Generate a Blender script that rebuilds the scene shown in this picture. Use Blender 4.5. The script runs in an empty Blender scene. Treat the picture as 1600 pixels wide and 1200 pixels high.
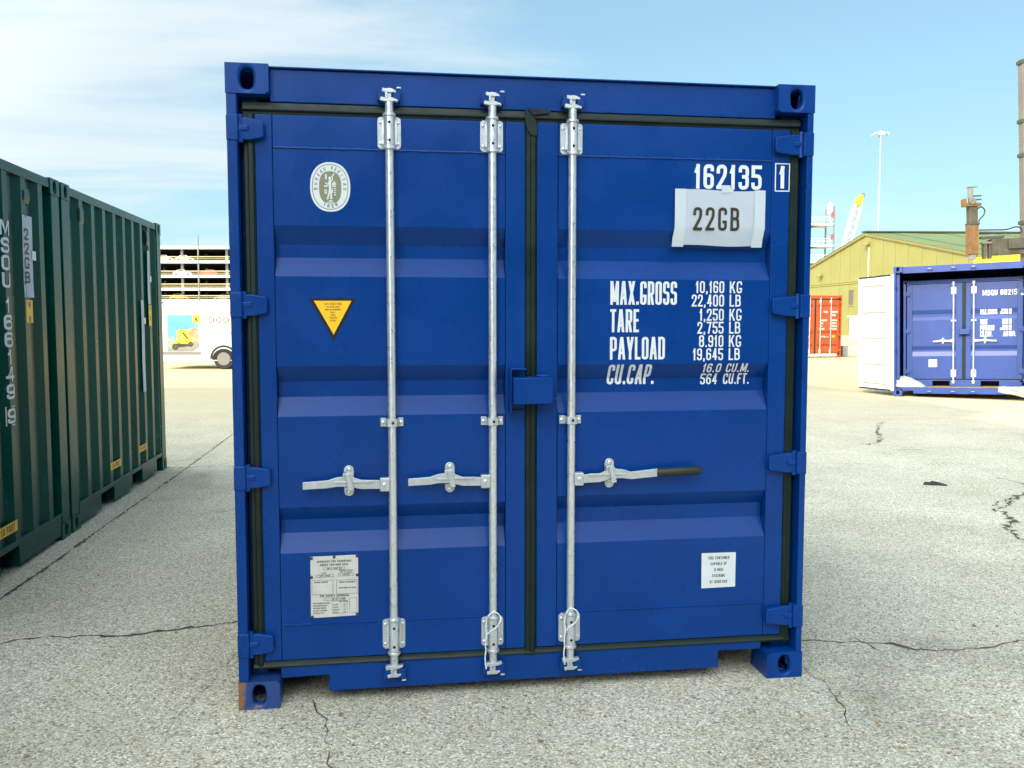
import bpy, bmesh, math, random
from mathutils import Vector, Matrix, noise
random.seed(7)
R = math.radians
scn = bpy.context.scene
COL = scn.collection

# ------------------------------------------------------------------ camera
cam_d = bpy.data.cameras.new('camera')
cam = bpy.data.objects.new('camera', cam_d); COL.objects.link(cam)
cam.location = (0.589, -3.691, 1.595)
_f = Vector((0.1441, 0.98703, -0.07177)).normalized()
cam.rotation_mode = 'QUATERNION'
cam.rotation_quaternion = _f.to_track_quat('-Z', 'Y')
cam_d.sensor_fit = 'HORIZONTAL'; cam_d.sensor_width = 36.0
cam_d.lens = 36.0 * 1404.7 / 1600.0
cam_d.clip_start = 0.05; cam_d.clip_end = 6000
scn.camera = cam

# ------------------------------------------------------------------ sun, sky, exposure
SHB = 6.5
SKY_TINT = (0.92, 1.31, 1.43, 1)
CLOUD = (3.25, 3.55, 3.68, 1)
CLOUD_FILL = 6.5
SUN_EL, SUN_ROT = R(27), R(225)          # sun behind the camera on its left
sd = Vector((math.sin(SUN_ROT)*math.cos(SUN_EL), math.cos(SUN_ROT)*math.cos(SUN_EL), math.sin(SUN_EL)))
sun_d = bpy.data.lights.new('sun', 'SUN')
sun_d.energy = 2.6; sun_d.angle = R(0.5); sun_d.color = (1.0, 0.79, 0.48)
sun = bpy.data.objects.new('sun', sun_d); COL.objects.link(sun)
sun.rotation_mode = 'QUATERNION'; sun.rotation_quaternion = (-sd).to_track_quat('-Z', 'Y')

world = bpy.data.worlds.new('World'); scn.world = world; world.use_nodes = True
nt = world.node_tree; nt.nodes.clear()
def wn(t, **kw):
    n = nt.nodes.new(t)
    for k, v in kw.items():
        setattr(n, k, v)
    return n
out = wn('ShaderNodeOutputWorld'); bg = wn('ShaderNodeBackground'); bg.inputs[1].default_value = 0.12
sky = wn('ShaderNodeTexSky', sky_type='NISHITA', sun_disc=False, sun_elevation=SUN_EL, sun_rotation=SUN_ROT)
sky.air_density = 1.0; sky.dust_density = 0.3; sky.ozone_density = 1.0
tint = wn('ShaderNodeMix', data_type='RGBA', blend_type='MULTIPLY'); tint.inputs[0].default_value = 1.0
tint.inputs[7].default_value = SKY_TINT
# a thin high veil evens the clear sky out between horizon and zenith
soft = wn('ShaderNodeGamma'); soft.inputs[1].default_value = 0.5
nt.links.new(sky.outputs[0], soft.inputs[0]); nt.links.new(soft.outputs[0], tint.inputs[6])
tc = wn('ShaderNodeTexCoord'); sep = wn('ShaderNodeSeparateXYZ'); nt.links.new(tc.outputs['Generated'], sep.inputs[0])
def wmath(op, a, b):
    n = wn('ShaderNodeMath', operation=op)
    for i, v in enumerate((a, b)):
        if isinstance(v, (int, float)): n.inputs[i].default_value = v
        else: nt.links.new(v, n.inputs[i])
    return n.outputs[0]
zz = wmath('ADD', wmath('MAXIMUM', sep.outputs[2], 0.0), 0.16)
cx = wmath('DIVIDE', sep.outputs[0], zz); cy = wmath('DIVIDE', sep.outputs[1], zz)
comb = wn('ShaderNodeCombineXYZ'); nt.links.new(cx, comb.inputs[0]); nt.links.new(cy, comb.inputs[1])
mp = wn('ShaderNodeMapping'); nt.links.new(comb.outputs[0], mp.inputs[0])
mp.inputs['Rotation'].default_value = (0, 0, R(-20)); mp.inputs['Scale'].default_value = (0.34, 1.15, 1); mp.inputs['Location'].default_value = (1.7, 0.4, 0)
n1 = wn('ShaderNodeTexNoise'); n1.inputs['Scale'].default_value = 1.5; n1.inputs['Detail'].default_value = 8; n1.inputs['Roughness'].default_value = 0.56; n1.inputs['Distortion'].default_value = 0.5
nt.links.new(mp.outputs[0], n1.inputs['Vector'])
# cloud bank lies to the west (left), thinning east; extra cover added behind camera
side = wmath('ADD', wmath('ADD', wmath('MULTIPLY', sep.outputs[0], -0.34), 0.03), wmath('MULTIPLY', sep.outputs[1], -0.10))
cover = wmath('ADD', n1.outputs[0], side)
ramp = wn('ShaderNodeValToRGB'); ramp.color_ramp.elements[0].position = 0.32; ramp.color_ramp.elements[1].position = 0.66
ramp.color_ramp.interpolation = 'EASE'
nt.links.new(cover, ramp.inputs[0])
mixc = wn('ShaderNodeMix', data_type='RGBA'); nt.links.new(wmath('MULTIPLY', ramp.outputs[0], 0.85), mixc.inputs[0])
nt.links.new(tint.outputs[2], mixc.inputs[6]); 
# brightness added to unseen clouds towards the sun, to fill the shade
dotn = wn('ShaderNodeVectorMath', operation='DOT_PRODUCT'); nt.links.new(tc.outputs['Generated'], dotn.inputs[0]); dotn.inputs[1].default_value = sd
phase = wmath('ADD', wmath('MULTIPLY', wmath('POWER', wmath('MAXIMUM', wmath('MULTIPLY', wmath('ADD', dotn.outputs['Value'], 0.35), 0.74), 0.0), 1.5), CLOUD_FILL), 1.0)
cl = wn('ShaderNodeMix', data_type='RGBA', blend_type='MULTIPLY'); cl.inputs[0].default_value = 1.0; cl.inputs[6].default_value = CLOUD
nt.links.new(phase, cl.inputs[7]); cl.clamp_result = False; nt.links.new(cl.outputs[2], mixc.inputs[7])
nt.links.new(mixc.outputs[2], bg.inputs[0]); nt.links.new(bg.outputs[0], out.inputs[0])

vs = scn.view_settings
vs.view_transform = 'Standard'; vs.look = 'None'; vs.gamma = 1.0; vs.use_curve_mapping = False
vs.exposure = 1.2

# ------------------------------------------------------------------ materials
def mat(name, col, rough=0.5, metal=0.0, var=0.0, vscale=6.0, bump=0.0, bscale=60.0, spec=0.5, rvar=0.0, coat=0.0, dirt=0.0, dirtcol=(0.2, 0.19, 0.16)):
    m = bpy.data.materials.new(name); m.use_nodes = True
    t = m.node_tree; b = t.nodes['Principled BSDF']
    b.inputs['Base Color'].default_value = (*col, 1); b.inputs['Roughness'].default_value = rough
    b.inputs['Metallic'].default_value = metal; b.inputs['Specular IOR Level'].default_value = spec
    if coat: b.inputs['Coat Weight'].default_value = coat; b.inputs['Coat Roughness'].default_value = 0.15
    g = t.nodes.new('ShaderNodeNewGeometry')
    last = None
    if var or rvar:
        n = t.nodes.new('ShaderNodeTexNoise'); n.inputs['Scale'].default_value = vscale; n.inputs['Detail'].default_value = 6
        t.links.new(g.outputs['Position'], n.inputs['Vector'])
        if var:
            r = t.nodes.new('ShaderNodeMapRange'); r.inputs[1].default_value = 0.3; r.inputs[2].default_value = 0.7
            r.inputs[3].default_value = 1 - var; r.inputs[4].default_value = 1 + var
            t.links.new(n.outputs[0], r.inputs[0])
            mx = t.nodes.new('ShaderNodeMix'); mx.data_type = 'RGBA'; mx.blend_type = 'MULTIPLY'; mx.inputs[0].default_value = 1
            mx.inputs[6].default_value = (*col, 1); t.links.new(r.outputs[0], mx.inputs[7])
            last = mx.outputs[2]
            t.links.new(last, b.inputs['Base Color'])
        if rvar:
            r2 = t.nodes.new('ShaderNodeMapRange'); r2.inputs[1].default_value = 0.3; r2.inputs[2].default_value = 0.7
            r2.inputs[3].default_value = max(0.05, rough - rvar); r2.inputs[4].default_value = rough + rvar
            t.links.new(n.outputs[0], r2.inputs[0]); t.links.new(r2.outputs[0], b.inputs['Roughness'])
    if dirt:
        n3 = t.nodes.new('ShaderNodeTexNoise'); n3.inputs['Scale'].default_value = 9; n3.inputs['Detail'].default_value = 9; n3.inputs['Roughness'].default_value = 0.7
        mpn = t.nodes.new('ShaderNodeMapping'); mpn.inputs['Scale'].default_value = (1, 1, 0.25)
        t.links.new(g.outputs['Position'], mpn.inputs[0]); t.links.new(mpn.outputs[0], n3.inputs['Vector'])
        rr = t.nodes.new('ShaderNodeMapRange'); rr.inputs[1].default_value = 0.52; rr.inputs[2].default_value = 0.78; rr.inputs[3].default_value = 0; rr.inputs[4].default_value = dirt
        t.links.new(n3.outputs[0], rr.inputs[0])
        md = t.nodes.new('ShaderNodeMix'); md.data_type = 'RGBA'; t.links.new(rr.outputs[0], md.inputs[0])
        if last: t.links.new(last, md.inputs[6])
        else: md.inputs[6].default_value = (*col, 1)
        md.inputs[7].default_value = (*dirtcol, 1)
        last = md.outputs[2]; t.links.new(last, b.inputs['Base Color'])
    if bump:
        n2 = t.nodes.new('ShaderNodeTexNoise'); n2.inputs['Scale'].default_value = bscale; n2.inputs['Detail'].default_value = 3
        t.links.new(g.outputs['Position'], n2.inputs['Vector'])
        bp = t.nodes.new('ShaderNodeBump'); bp.inputs['Strength'].default_value = bump; bp.inputs['Distance'].default_value = 0.004
        t.links.new(n2.outputs[0], bp.inputs['Height']); t.links.new(bp.outputs[0], b.inputs['Normal'])
    return m

BLUE_C = (0.0004, 0.0385, 0.205)
M = {}
M['blue'] = mat('blue_paint', BLUE_C, 0.27, var=0.10, vscale=3.5, bump=0.30, bscale=4.5, rvar=0.06, spec=0.22, dirt=0.012, dirtcol=(0.06, 0.13, 0.26))
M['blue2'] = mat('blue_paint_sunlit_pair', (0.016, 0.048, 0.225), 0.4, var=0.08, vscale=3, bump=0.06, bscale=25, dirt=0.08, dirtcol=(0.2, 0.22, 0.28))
M['green'] = mat('green_paint', (0.0012, 0.050, 0.036), 0.24, spec=0.12, var=0.14, vscale=2.5, bump=0.08, bscale=18, rvar=0.06, dirt=0.03, dirtcol=(0.06, 0.10, 0.08))
M['orange'] = mat('orange_paint', (0.33, 0.062, 0.016), 0.5, var=0.12, vscale=2.5, dirt=0.3, dirtcol=(0.35, 0.12, 0.06))
M['yellow'] = mat('yellow_paint', (0.72, 0.44, 0.02), 0.5, var=0.1, vscale=2, dirt=0.25, dirtcol=(0.4, 0.22, 0.05))
M['white'] = mat('white_paint', (0.62, 0.62, 0.61), 0.4, var=0.04, vscale=2)
M['galv'] = mat('galvanised_steel', (0.68, 0.71, 0.73), 0.36, metal=0.75, var=0.07, vscale=45, bump=0.05, bscale=160, rvar=0.12)
M['zinc'] = mat('bright_zinc', (0.52, 0.56, 0.57), 0.36, metal=0.5, var=0.08, vscale=60, bump=0.08, bscale=200)
M['rubber'] = mat('seal_rubber', (0.004, 0.014, 0.011), 0.45, spec=0.30, var=0.25, vscale=14, bump=0.25, bscale=30, rvar=0.1)
M['black'] = mat('black_recess', (0.006, 0.006, 0.007), 0.8)
M['grip'] = mat('black_grip', (0.014, 0.02, 0.010), 0.5, bump=0.3, bscale=120)
M['paint_w'] = mat('white_lettering', (0.66, 0.69, 0.69), 0.55, var=0.04, vscale=40)
M['ink'] = mat('dark_ink', (0.03, 0.028, 0.016), 0.6)
M['inkbrown'] = mat('brown_ink', (0.032, 0.022, 0.008), 0.6, var=0.4, vscale=30)
M['ink_grey'] = mat('grey_ink', (0.05, 0.05, 0.04), 0.6)
M['ink_dull'] = mat('faded_ink', (0.16, 0.095, 0.008), 0.6)
M['paper'] = mat('white_paper', (0.44, 0.49, 0.56), 0.6, var=0.03, vscale=12)
M['tape'] = mat('clear_tape', (0.52, 0.58, 0.63), 0.25, var=0.02)
M['sticker'] = mat('white_sticker', (0.64, 0.68, 0.68), 0.4, var=0.03, vscale=20)
M['olive'] = mat('olive_print', (0.20, 0.20, 0.12), 0.5, var=0.08, vscale=80)
M['warn'] = mat('yellow_warning_print', (0.92, 0.52, 0.004), 0.45)
M['plate'] = mat('stamped_plate', (0.60, 0.59, 0.54), 0.4, metal=0.15, var=0.07, vscale=25, bump=0.15, bscale=90)
M['label_y'] = mat('yellow_label', (0.78, 0.43, 0.01), 0.45, var=0.05, vscale=30)
M['cord'] = mat('white_cord', (0.75, 0.77, 0.75), 0.6)
M['concrete'] = mat('concrete', (0.36, 0.36, 0.33), 0.85, var=0.12, vscale=1.2, bump=0.3, bscale=25)
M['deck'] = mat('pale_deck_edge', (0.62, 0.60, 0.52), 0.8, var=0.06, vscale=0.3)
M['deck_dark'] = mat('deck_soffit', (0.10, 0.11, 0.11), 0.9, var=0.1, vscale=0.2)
M['rail_y'] = mat('yellow_rail', (0.42, 0.36, 0.18), 0.6)
M['pole'] = mat('grey_pole', (0.16, 0.17, 0.17), 0.5)
M['pole_w'] = mat('pale_pole', (0.42, 0.44, 0.45), 0.45)
M['wall_y'] = mat('yellow_green_cladding', (0.215, 0.205, 0.06), 0.6, var=0.06, vscale=0.5)
M['roof_g'] = mat('green_roof_sheet', (0.125, 0.165, 0.06), 0.6, var=0.14, vscale=0.35, dirt=0.35, dirtcol=(0.30, 0.22, 0.10))
M['trim_d'] = mat('dark_trim', (0.035, 0.05, 0.03), 0.6)
M['trim_o'] = mat('olive_trim', (0.26, 0.22, 0.05), 0.6)
M['rubber_t'] = mat('tyre_rubber', (0.02, 0.02, 0.02), 0.8)
M['alloy'] = mat('wheel_rim', (0.22, 0.22, 0.22), 0.4, metal=0.5)
M['glass'] = mat('dark_glass', (0.02, 0.025, 0.03), 0.08)
M['red'] = mat('red_paint', (0.42, 0.06, 0.05), 0.35)
M['silver'] = mat('silver_paint', (0.55, 0.57, 0.58), 0.3, metal=0.3)
M['greyc'] = mat('grey_green_paint', (0.16, 0.20, 0.15), 0.35)
M['darkc'] = mat('dark_paint', (0.03, 0.03, 0.035), 0.3)
M['orangec'] = mat('orange_car_paint', (0.62, 0.24, 0.03), 0.35)
M['mast'] = mat('mast_steel', (0.055, 0.052, 0.034), 0.6, var=0.35, vscale=3, dirt=0.4, dirtcol=(0.16, 0.11, 0.06))
M['mast_rail'] = mat('mast_channel', (0.13, 0.115, 0.10), 0.5, var=0.12, vscale=2)
M['rusty'] = mat('worn_orange_steel', (0.15, 0.072, 0.020), 0.6, var=0.3, vscale=5, dirt=0.6, dirtcol=(0.20, 0.13, 0.07))
M['hose'] = mat('hydraulic_hose', (0.012, 0.014, 0.016), 0.5)
M['shed'] = mat('grey_cladding', (0.30, 0.31, 0.31), 0.6, var=0.06, vscale=0.4)
M['added_dark'] = mat('added_dark_wall', (0.035, 0.045, 0.055), 0.6)
M['shedroof'] = mat('grey_roofing', (0.20, 0.20, 0.20), 0.7)
M['crackm'] = mat('crack_dirt', (0.060, 0.054, 0.030), 0.95, var=0.45, vscale=35)
M['crackedge'] = mat('crack_crumbs', (0.23, 0.20, 0.13), 0.95, var=0.5, vscale=70)
M['jointm'] = mat('joint_filler', (0.075, 0.072, 0.055), 0.9, var=0.4, vscale=25)
M['sky_print'] = mat('printed_sky', (0.10, 0.42, 0.72), 0.5, var=0.35, vscale=2.5)
M['machine_y'] = mat('printed_yellow', (0.80, 0.52, 0.02), 0.5, var=0.15, vscale=6)
M['brick_print'] = mat('printed_brown', (0.50, 0.24, 0.14), 0.5, var=0.35, vscale=8)
M['road_print'] = mat('printed_grey', (0.20, 0.20, 0.18), 0.5, var=0.2, vscale=5)
M['red_print'] = mat('printed_red', (0.45, 0.02, 0.02), 0.5)
M['timber'] = mat('timber', (0.30, 0.20, 0.10), 0.8, var=0.3, vscale=10)

def rust_blue():
    m = mat('blue_paint_rusted', BLUE_C, 0.45, bump=0.3, bscale=60)
    t = m.node_tree; b = t.nodes['Principled BSDF']
    tcn = t.nodes.new('ShaderNodeTexCoord'); sp = t.nodes.new('ShaderNodeSeparateXYZ'); t.links.new(tcn.outputs['Object'], sp.inputs[0])
    n = t.nodes.new('ShaderNodeTexNoise'); n.inputs['Scale'].default_value = 24; n.inputs['Detail'].default_value = 8; n.inputs['Roughness'].default_value = 0.7
    t.links.new(tcn.outputs['Object'], n.inputs['Vector'])
    # edge wear: strongest at the outer left edge and along the bottom
    def mr(a, lo, hi, x0, x1):
        r = t.nodes.new('ShaderNodeMapRange'); r.inputs[1].default_value = lo; r.inputs[2].default_value = hi; r.inputs[3].default_value = x0; r.inputs[4].default_value = x1
        t.links.new(a, r.inputs[0]); return r.outputs[0]
    ex = mr(sp.outputs[0], 0.0, 0.045, 0.55, 0.0)
    ez = mr(sp.outputs[2], 0.0, 0.03, 0.24, 0.0)
    def ma(op, a, bb):
        k = t.nodes.new('ShaderNodeMath'); k.operation = op
        for i, v in enumerate((a, bb)):
            if isinstance(v, (int, float)): k.inputs[i].default_value = v
            else: t.links.new(v, k.inputs[i])
        return k.outputs[0]
    s = ma('ADD', ma('MAXIMUM', ex, ez), n.outputs[0])
    f = mr(s, 0.70, 0.86, 0.0, 1.0)
    rc = t.nodes.new('ShaderNodeMix'); rc.data_type = 'RGBA'; t.links.new(n.outputs[0], rc.inputs[0])
    rc.inputs[6].default_value = (0.10, 0.05, 0.05, 1); rc.inputs[7].default_value = (0.36, 0.17, 0.045, 1)
    mx = t.nodes.new('ShaderNodeMix'); mx.data_type = 'RGBA'; t.links.new(f, mx.inputs[0])
    mx.inputs[6].default_value = (0.012, 0.05, 0.20, 1); t.links.new(rc.outputs[2], mx.inputs[7])
    t.links.new(mx.outputs[2], b.inputs['Base Color']); t.links.new(mr(f, 0, 1, 0.4, 0.85), b.inputs['Roughness'])
    return m
M['rustblue'] = rust_blue()

def plastic():
    m = bpy.data.materials.new('clear_plastic_film'); m.use_nodes = True
    t = m.node_tree; b = t.nodes['Principled BSDF']
    b.inputs['Base Color'].default_value = (0.36, 0.39, 0.39, 1); b.inputs['Roughness'].default_value = 0.3
    b.inputs['Alpha'].default_value = 0.7
    return m
M['film'] = plastic()
M['door_in'] = mat('cream_door_lining', (0.50, 0.50, 0.47), 0.5, var=0.05, vscale=2)

def ground_mat():
    m = bpy.data.materials.new('exposed_aggregate'); m.use_nodes = True
    t = m.node_tree; b = t.nodes['Principled BSDF']; L = t.links.new
    g = t.nodes.new('ShaderNodeNewGeometry')
    def node(ty, **k):
        n = t.nodes.new(ty)
        for a, v in k.items(): setattr(n, a, v)
        return n
    warp = node('ShaderNodeTexNoise'); warp.inputs['Scale'].default_value = 45; L(g.outputs['Position'], warp.inputs['Vector'])
    add = node('ShaderNodeVectorMath', operation='MULTIPLY_ADD'); L(warp.outputs['Color'], add.inputs[0]); add.inputs[1].default_value = (0.012, 0.012, 0.0); L(g.outputs['Position'], add.inputs[2])
    v = node('ShaderNodeTexVoronoi', feature='F1'); v.inputs['Scale'].default_value = 120; L(add.outputs[0], v.inputs['Vector'])
    v2 = node('ShaderNodeTexVoronoi', feature='F1'); v2.inputs['Scale'].default_value = 150; L(add.outputs[0], v2.inputs['Vector'])
    # stone colour picked per cell
    ramp = node('ShaderNodeValToRGB'); cr = ramp.color_ramp
    cr.elements[0].position = 0.0; cr.elements[0].color = (0.22, 0.195, 0.135, 1)
    cr.elements[1].position = 1.0; cr.elements[1].color = (0.88, 0.82, 0.68, 1)
    for p, c in ((0.12, (0.42, 0.378, 0.280, 1)), (0.45, (0.555, 0.508, 0.395, 1)), (0.80, (0.64, 0.592, 0.465, 1)), (0.93, (0.78, 0.74, 0.62, 1))):
        e = cr.elements.new(p); e.color = c
    sepc = node('ShaderNodeSeparateColor'); L(v.outputs['Color'], sepc.inputs[0]); L(sepc.outputs[0], ramp.inputs[0])
    # a few brown and rust stones
    br = node('ShaderNodeMapRange'); L(sepc.outputs[1], br.inputs[0]); br.inputs[1].default_value = 0.985; br.inputs[2].default_value = 0.99
    mb = node('ShaderNodeMix', data_type='RGBA'); L(br.outputs[0], mb.inputs[0]); L(ramp.outputs[0], mb.inputs[6]); mb.inputs[7].default_value = (0.42, 0.24, 0.12, 1)
    # dark pits between the stones
    pit = node('ShaderNodeMapRange'); L(v.outputs['Distance'], pit.inputs[0]); pit.inputs[1].default_value = 0.66; pit.inputs[2].default_value = 0.86; pit.inputs[3].default_value = 1.0; pit.inputs[4].default_value = 0.56
    mp2 = node('ShaderNodeMix', data_type='RGBA', blend_type='MULTIPLY'); mp2.inputs[0].default_value = 1; L(mb.outputs[2], mp2.inputs[6]); L(pit.outputs[0], mp2.inputs[7])
    # scattered darker specks
    sp = node('ShaderNodeTexNoise'); sp.inputs['Scale'].default_value = 95; sp.inputs['Detail'].default_value = 2; L(g.outputs['Position'], sp.inputs['Vector'])
    spr = node('ShaderNodeMapRange'); L(sp.outputs[0], spr.inputs[0]); spr.inputs[1].default_value = 0.30; spr.inputs[2].default_value = 0.37; spr.inputs[3].default_value = 0.55; spr.inputs[4].default_value = 1.0
    mp3 = node('ShaderNodeMix', data_type='RGBA', blend_type='MULTIPLY'); mp3.inputs[0].default_value = 1; L(mp2.outputs[2], mp3.inputs[6]); L(spr.outputs[0], mp3.inputs[7])
    # broad patches of wear
    pa = node('ShaderNodeTexNoise'); pa.inputs['Scale'].default_value = 0.9; pa.inputs['Detail'].default_value = 8; pa.inputs['Roughness'].default_value = 0.65; L(g.outputs['Position'], pa.inputs['Vector'])
    par = node('ShaderNodeValToRGB'); par.color_ramp.elements[0].position = 0.34; par.color_ramp.elements[0].color = (0.84, 0.84, 0.80, 1); par.color_ramp.elements[1].position = 0.68; par.color_ramp.elements[1].color = (1.10, 1.10, 1.09, 1)
    L(pa.outputs[0], par.inputs[0])
    mp4 = node('ShaderNodeMix', data_type='RGBA', blend_type='MULTIPLY'); mp4.inputs[0].default_value = 1; L(mp3.outputs[2], mp4.inputs[6]); L(par.outputs[0], mp4.inputs[7])
    st = node('ShaderNodeTexNoise'); st.inputs['Scale'].default_value = 0.55; st.inputs['Detail'].default_value = 10; st.inputs['Roughness'].default_value = 0.72; st.inputs['Distortion'].default_value = 1.2; L(g.outputs['Position'], st.inputs['Vector'])
    str_ = node('ShaderNodeMapRange'); L(st.outputs[0], str_.inputs[0]); str_.inputs[1].default_value = 0.56; str_.inputs[2].default_value = 0.72; str_.inputs[3].default_value = 1.0; str_.inputs[4].default_value = 0.74
    mp5 = node('ShaderNodeMix', data_type='RGBA', blend_type='MULTIPLY'); mp5.inputs[0].default_value = 1; L(mp4.outputs[2], mp5.inputs[6]); L(str_.outputs[0], mp5.inputs[7]); mp4 = mp5
    # warm yellow of the sunlit far yard, put into the ground colour
    sepp = node('ShaderNodeSeparateXYZ'); L(g.outputs['Position'], sepp.inputs[0])
    sa = node('ShaderNodeMath', operation='ADD'); L(sepp.outputs[1], sa.inputs[0])
    sn = node('ShaderNodeMath', operation='MULTIPLY'); L(pa.outputs[0], sn.inputs[0]); sn.inputs[1].default_value = 7.0; L(sn.outputs[0], sa.inputs[1])
    sr = node('ShaderNodeMapRange'); L(sa.outputs[0], sr.inputs[0]); sr.inputs[1].default_value = 9; sr.inputs[2].default_value = 20; sr.inputs[3].default_value = 0; sr.inputs[4].default_value = 0.75
    ms = node('ShaderNodeMix', data_type='RGBA'); L(sr.outputs[0], ms.inputs[0]); L(mp4.outputs[2], ms.inputs[6]); ms.inputs[7].default_value = (0.50, 0.40, 0.22, 1)
    L(ms.outputs[2], b.inputs['Base Color'])
    b.inputs['Roughness'].default_value = 0.88; b.inputs['Specular IOR Level'].default_value = 0.3
    hs = node('ShaderNodeMath', operation='MULTIPLY_ADD'); L(v.outputs['Distance'], hs.inputs[0]); hs.inputs[1].default_value = -1.0
    h2 = node('ShaderNodeMath', operation='MULTIPLY'); L(v2.outputs['Distance'], h2.inputs[0]); h2.inputs[1].default_value = -0.35; L(h2.outputs[0], hs.inputs[2])
    bp = node('ShaderNodeBump'); bp.inputs['Strength'].default_value = 0.55; bp.inputs['Distance'].default_value = 0.010; L(hs.outputs[0], bp.inputs['Height']); L(bp.outputs[0], b.inputs['Normal'])
    return m
M['ground'] = ground_mat()

# ------------------------------------------------------------------ mesh helpers
class MB:
    def __init__(s): s.v = []; s.f = []; s.m = []; s.cur = 0
    def quad(s, a, b, c, d):
        i = len(s.v); s.v += [tuple(a), tuple(b), tuple(c), tuple(d)]; s.f.append((i, i+1, i+2, i+3)); s.m.append(s.cur)
    def poly(s, pts):
        i = len(s.v); s.v += [tuple(p) for p in pts]; s.f.append(tuple(range(i, i+len(pts)))); s.m.append(s.cur)
    def box(s, x0, x1, y0, y1, z0, z1):
        i = len(s.v)
        s.v += [(x0,y0,z0),(x1,y0,z0),(x1,y1,z0),(x0,y1,z0),(x0,y0,z1),(x1,y0,z1),(x1,y1,z1),(x0,y1,z1)]
        for q in ((0,3,2,1),(4,5,6,7),(0,1,5,4),(1,2,6,5),(2,3,7,6),(3,0,4,7)):
            s.f.append(tuple(i+k for k in q)); s.m.append(s.cur)
        return s
    def obox(s, p, q, w, h, up=(0,0,1)):                 # a bar of section w x h from p to q
        p, q = Vector(p), Vector(q); d = (q-p).normalized(); up = Vector(up)
        if abs(d.dot(up)) > 0.98: up = Vector((0,1,0))
        a = d.cross(up).normalized()*w/2; b = a.cross(d).normalized()*h/2
        i = len(s.v)
        for c in (p, q):
            for t in (-a-b, a-b, a+b, -a+b): s.v.append(tuple(c+t))
        for f in ((0,1,2,3),(7,6,5,4),(0,4,5,1),(1,5,6,2),(2,6,7,3),(3,7,4,0)):
            s.f.append(tuple(i+k for k in f)); s.m.append(s.cur)
        return s
    def prism(s, pts, axis, a, b):                       # polygon in the two other axes, extruded along axis
        def P(u, v, w): return {'x': (w,u,v), 'y': (u,w,v), 'z': (u,v,w)}[axis]
        n = len(pts); i = len(s.v)
        s.v += [P(u,v,a) for u, v in pts] + [P(u,v,b) for u, v in pts]
        s.f.append(tuple(range(i, i+n))); s.m.append(s.cur)
        s.f.append(tuple(range(i+2*n-1, i+n-1, -1))); s.m.append(s.cur)
        for k in range(n):
            j = (k+1) % n
            s.f.append((i+k, i+n+k, i+n+j, i+j)); s.m.append(s.cur)
        return s
    def tube(s, path, r, n=12, cap=True):
        path = [Vector(p) for p in path]; rs = r if isinstance(r, (list, tuple)) else [r]*len(path)
        i = len(s.v); prev = None
        for k, p in enumerate(path):
            d = (path[min(k+1, len(path)-1)] - path[max(k-1, 0)]).normalized()
            if prev is None:
                prev = d.orthogonal().normalized()
            a = (prev - d*prev.dot(d)).normalized(); b = d.cross(a); prev = a
            for t in range(n):
                an = 2*math.pi*t/n
                s.v.append(tuple(p + (a*math.cos(an) + b*math.sin(an))*rs[k]))
        for k in range(len(path)-1):
            for t in range(n):
                u = (t+1) % n
                s.f.append((i+k*n+t, i+k*n+u, i+(k+1)*n+u, i+(k+1)*n+t)); s.m.append(s.cur)
        if cap:
            s.f.append(tuple(i+t for t in reversed(range(n)))); s.m.append(s.cur)
            s.f.append(tuple(i+(len(path)-1)*n+t for t in range(n))); s.m.append(s.cur)
        return s
    def grid(s, rows):                                   # rows of points
        i = len(s.v); w = len(rows[0])
        for r in rows: s.v += [tuple(p) for p in r]
        for a in range(len(rows)-1):
            for b in range(w-1):
                s.f.append((i+a*w+b, i+a*w+b+1, i+(a+1)*w+b+1, i+(a+1)*w+b)); s.m.append(s.cur)
        return s
    def lathe(s, prof, c, axis, n=20):                   # prof: (radius, offset along axis)
        c = Vector(c); ax = {'x': Vector((1,0,0)), 'y': Vector((0,1,0)), 'z': Vector((0,0,1))}[axis]
        a = ax.orthogonal().normalized(); b = ax.cross(a); i = len(s.v)
        for r, o in prof:
            for t in range(n):
                an = 2*math.pi*t/n; s.v.append(tuple(c + ax*o + (a*math.cos(an)+b*math.sin(an))*r))
        for k in range(len(prof)-1):
            for t in range(n):
                u = (t+1) % n
                s.f.append((i+k*n+t, i+k*n+u, i+(k+1)*n+u, i+(k+1)*n+t)); s.m.append(s.cur)
        if prof[0][0] > 1e-5: s.f.append(tuple(i+t for t in reversed(range(n)))); s.m.append(s.cur)
        if prof[-1][0] > 1e-5: s.f.append(tuple(i+(len(prof)-1)*n+t for t in range(n))); s.m.append(s.cur)
        return s
    def build(s, name, mats, parent=None, bevel=0.0, smooth=True, seg=2, ang=35, loc=None):
        me = bpy.data.meshes.new(name); me.from_pydata(s.v, [], s.f)
        bm = bmesh.new(); bm.from_mesh(me)
        for i, f in enumerate(bm.faces): f.material_index = s.m[i]
        bmesh.ops.remove_doubles(bm, verts=bm.verts, dist=1e-5)
        bmesh.ops.recalc_face_normals(bm, faces=bm.faces)
        bm.to_mesh(me); bm.free()
        if not isinstance(mats, (list, tuple)): mats = [mats]
        for mm in mats: me.materials.append(M[mm] if isinstance(mm, str) else mm)
        if smooth:
            me.polygons.foreach_set('use_smooth', [True]*len(me.polygons)); me.set_sharp_from_angle(angle=R(ang))
        o = bpy.data.objects.new(name, me); COL.objects.link(o)
        if parent: o.parent = parent
        if loc: o.location = loc
        if bevel:
            b = o.modifiers.new('bevel', 'BEVEL'); b.width = bevel; b.segments = seg; b.limit_method = 'ANGLE'; b.angle_limit = R(50)
            b.harden_normals = True
        return o

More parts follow.
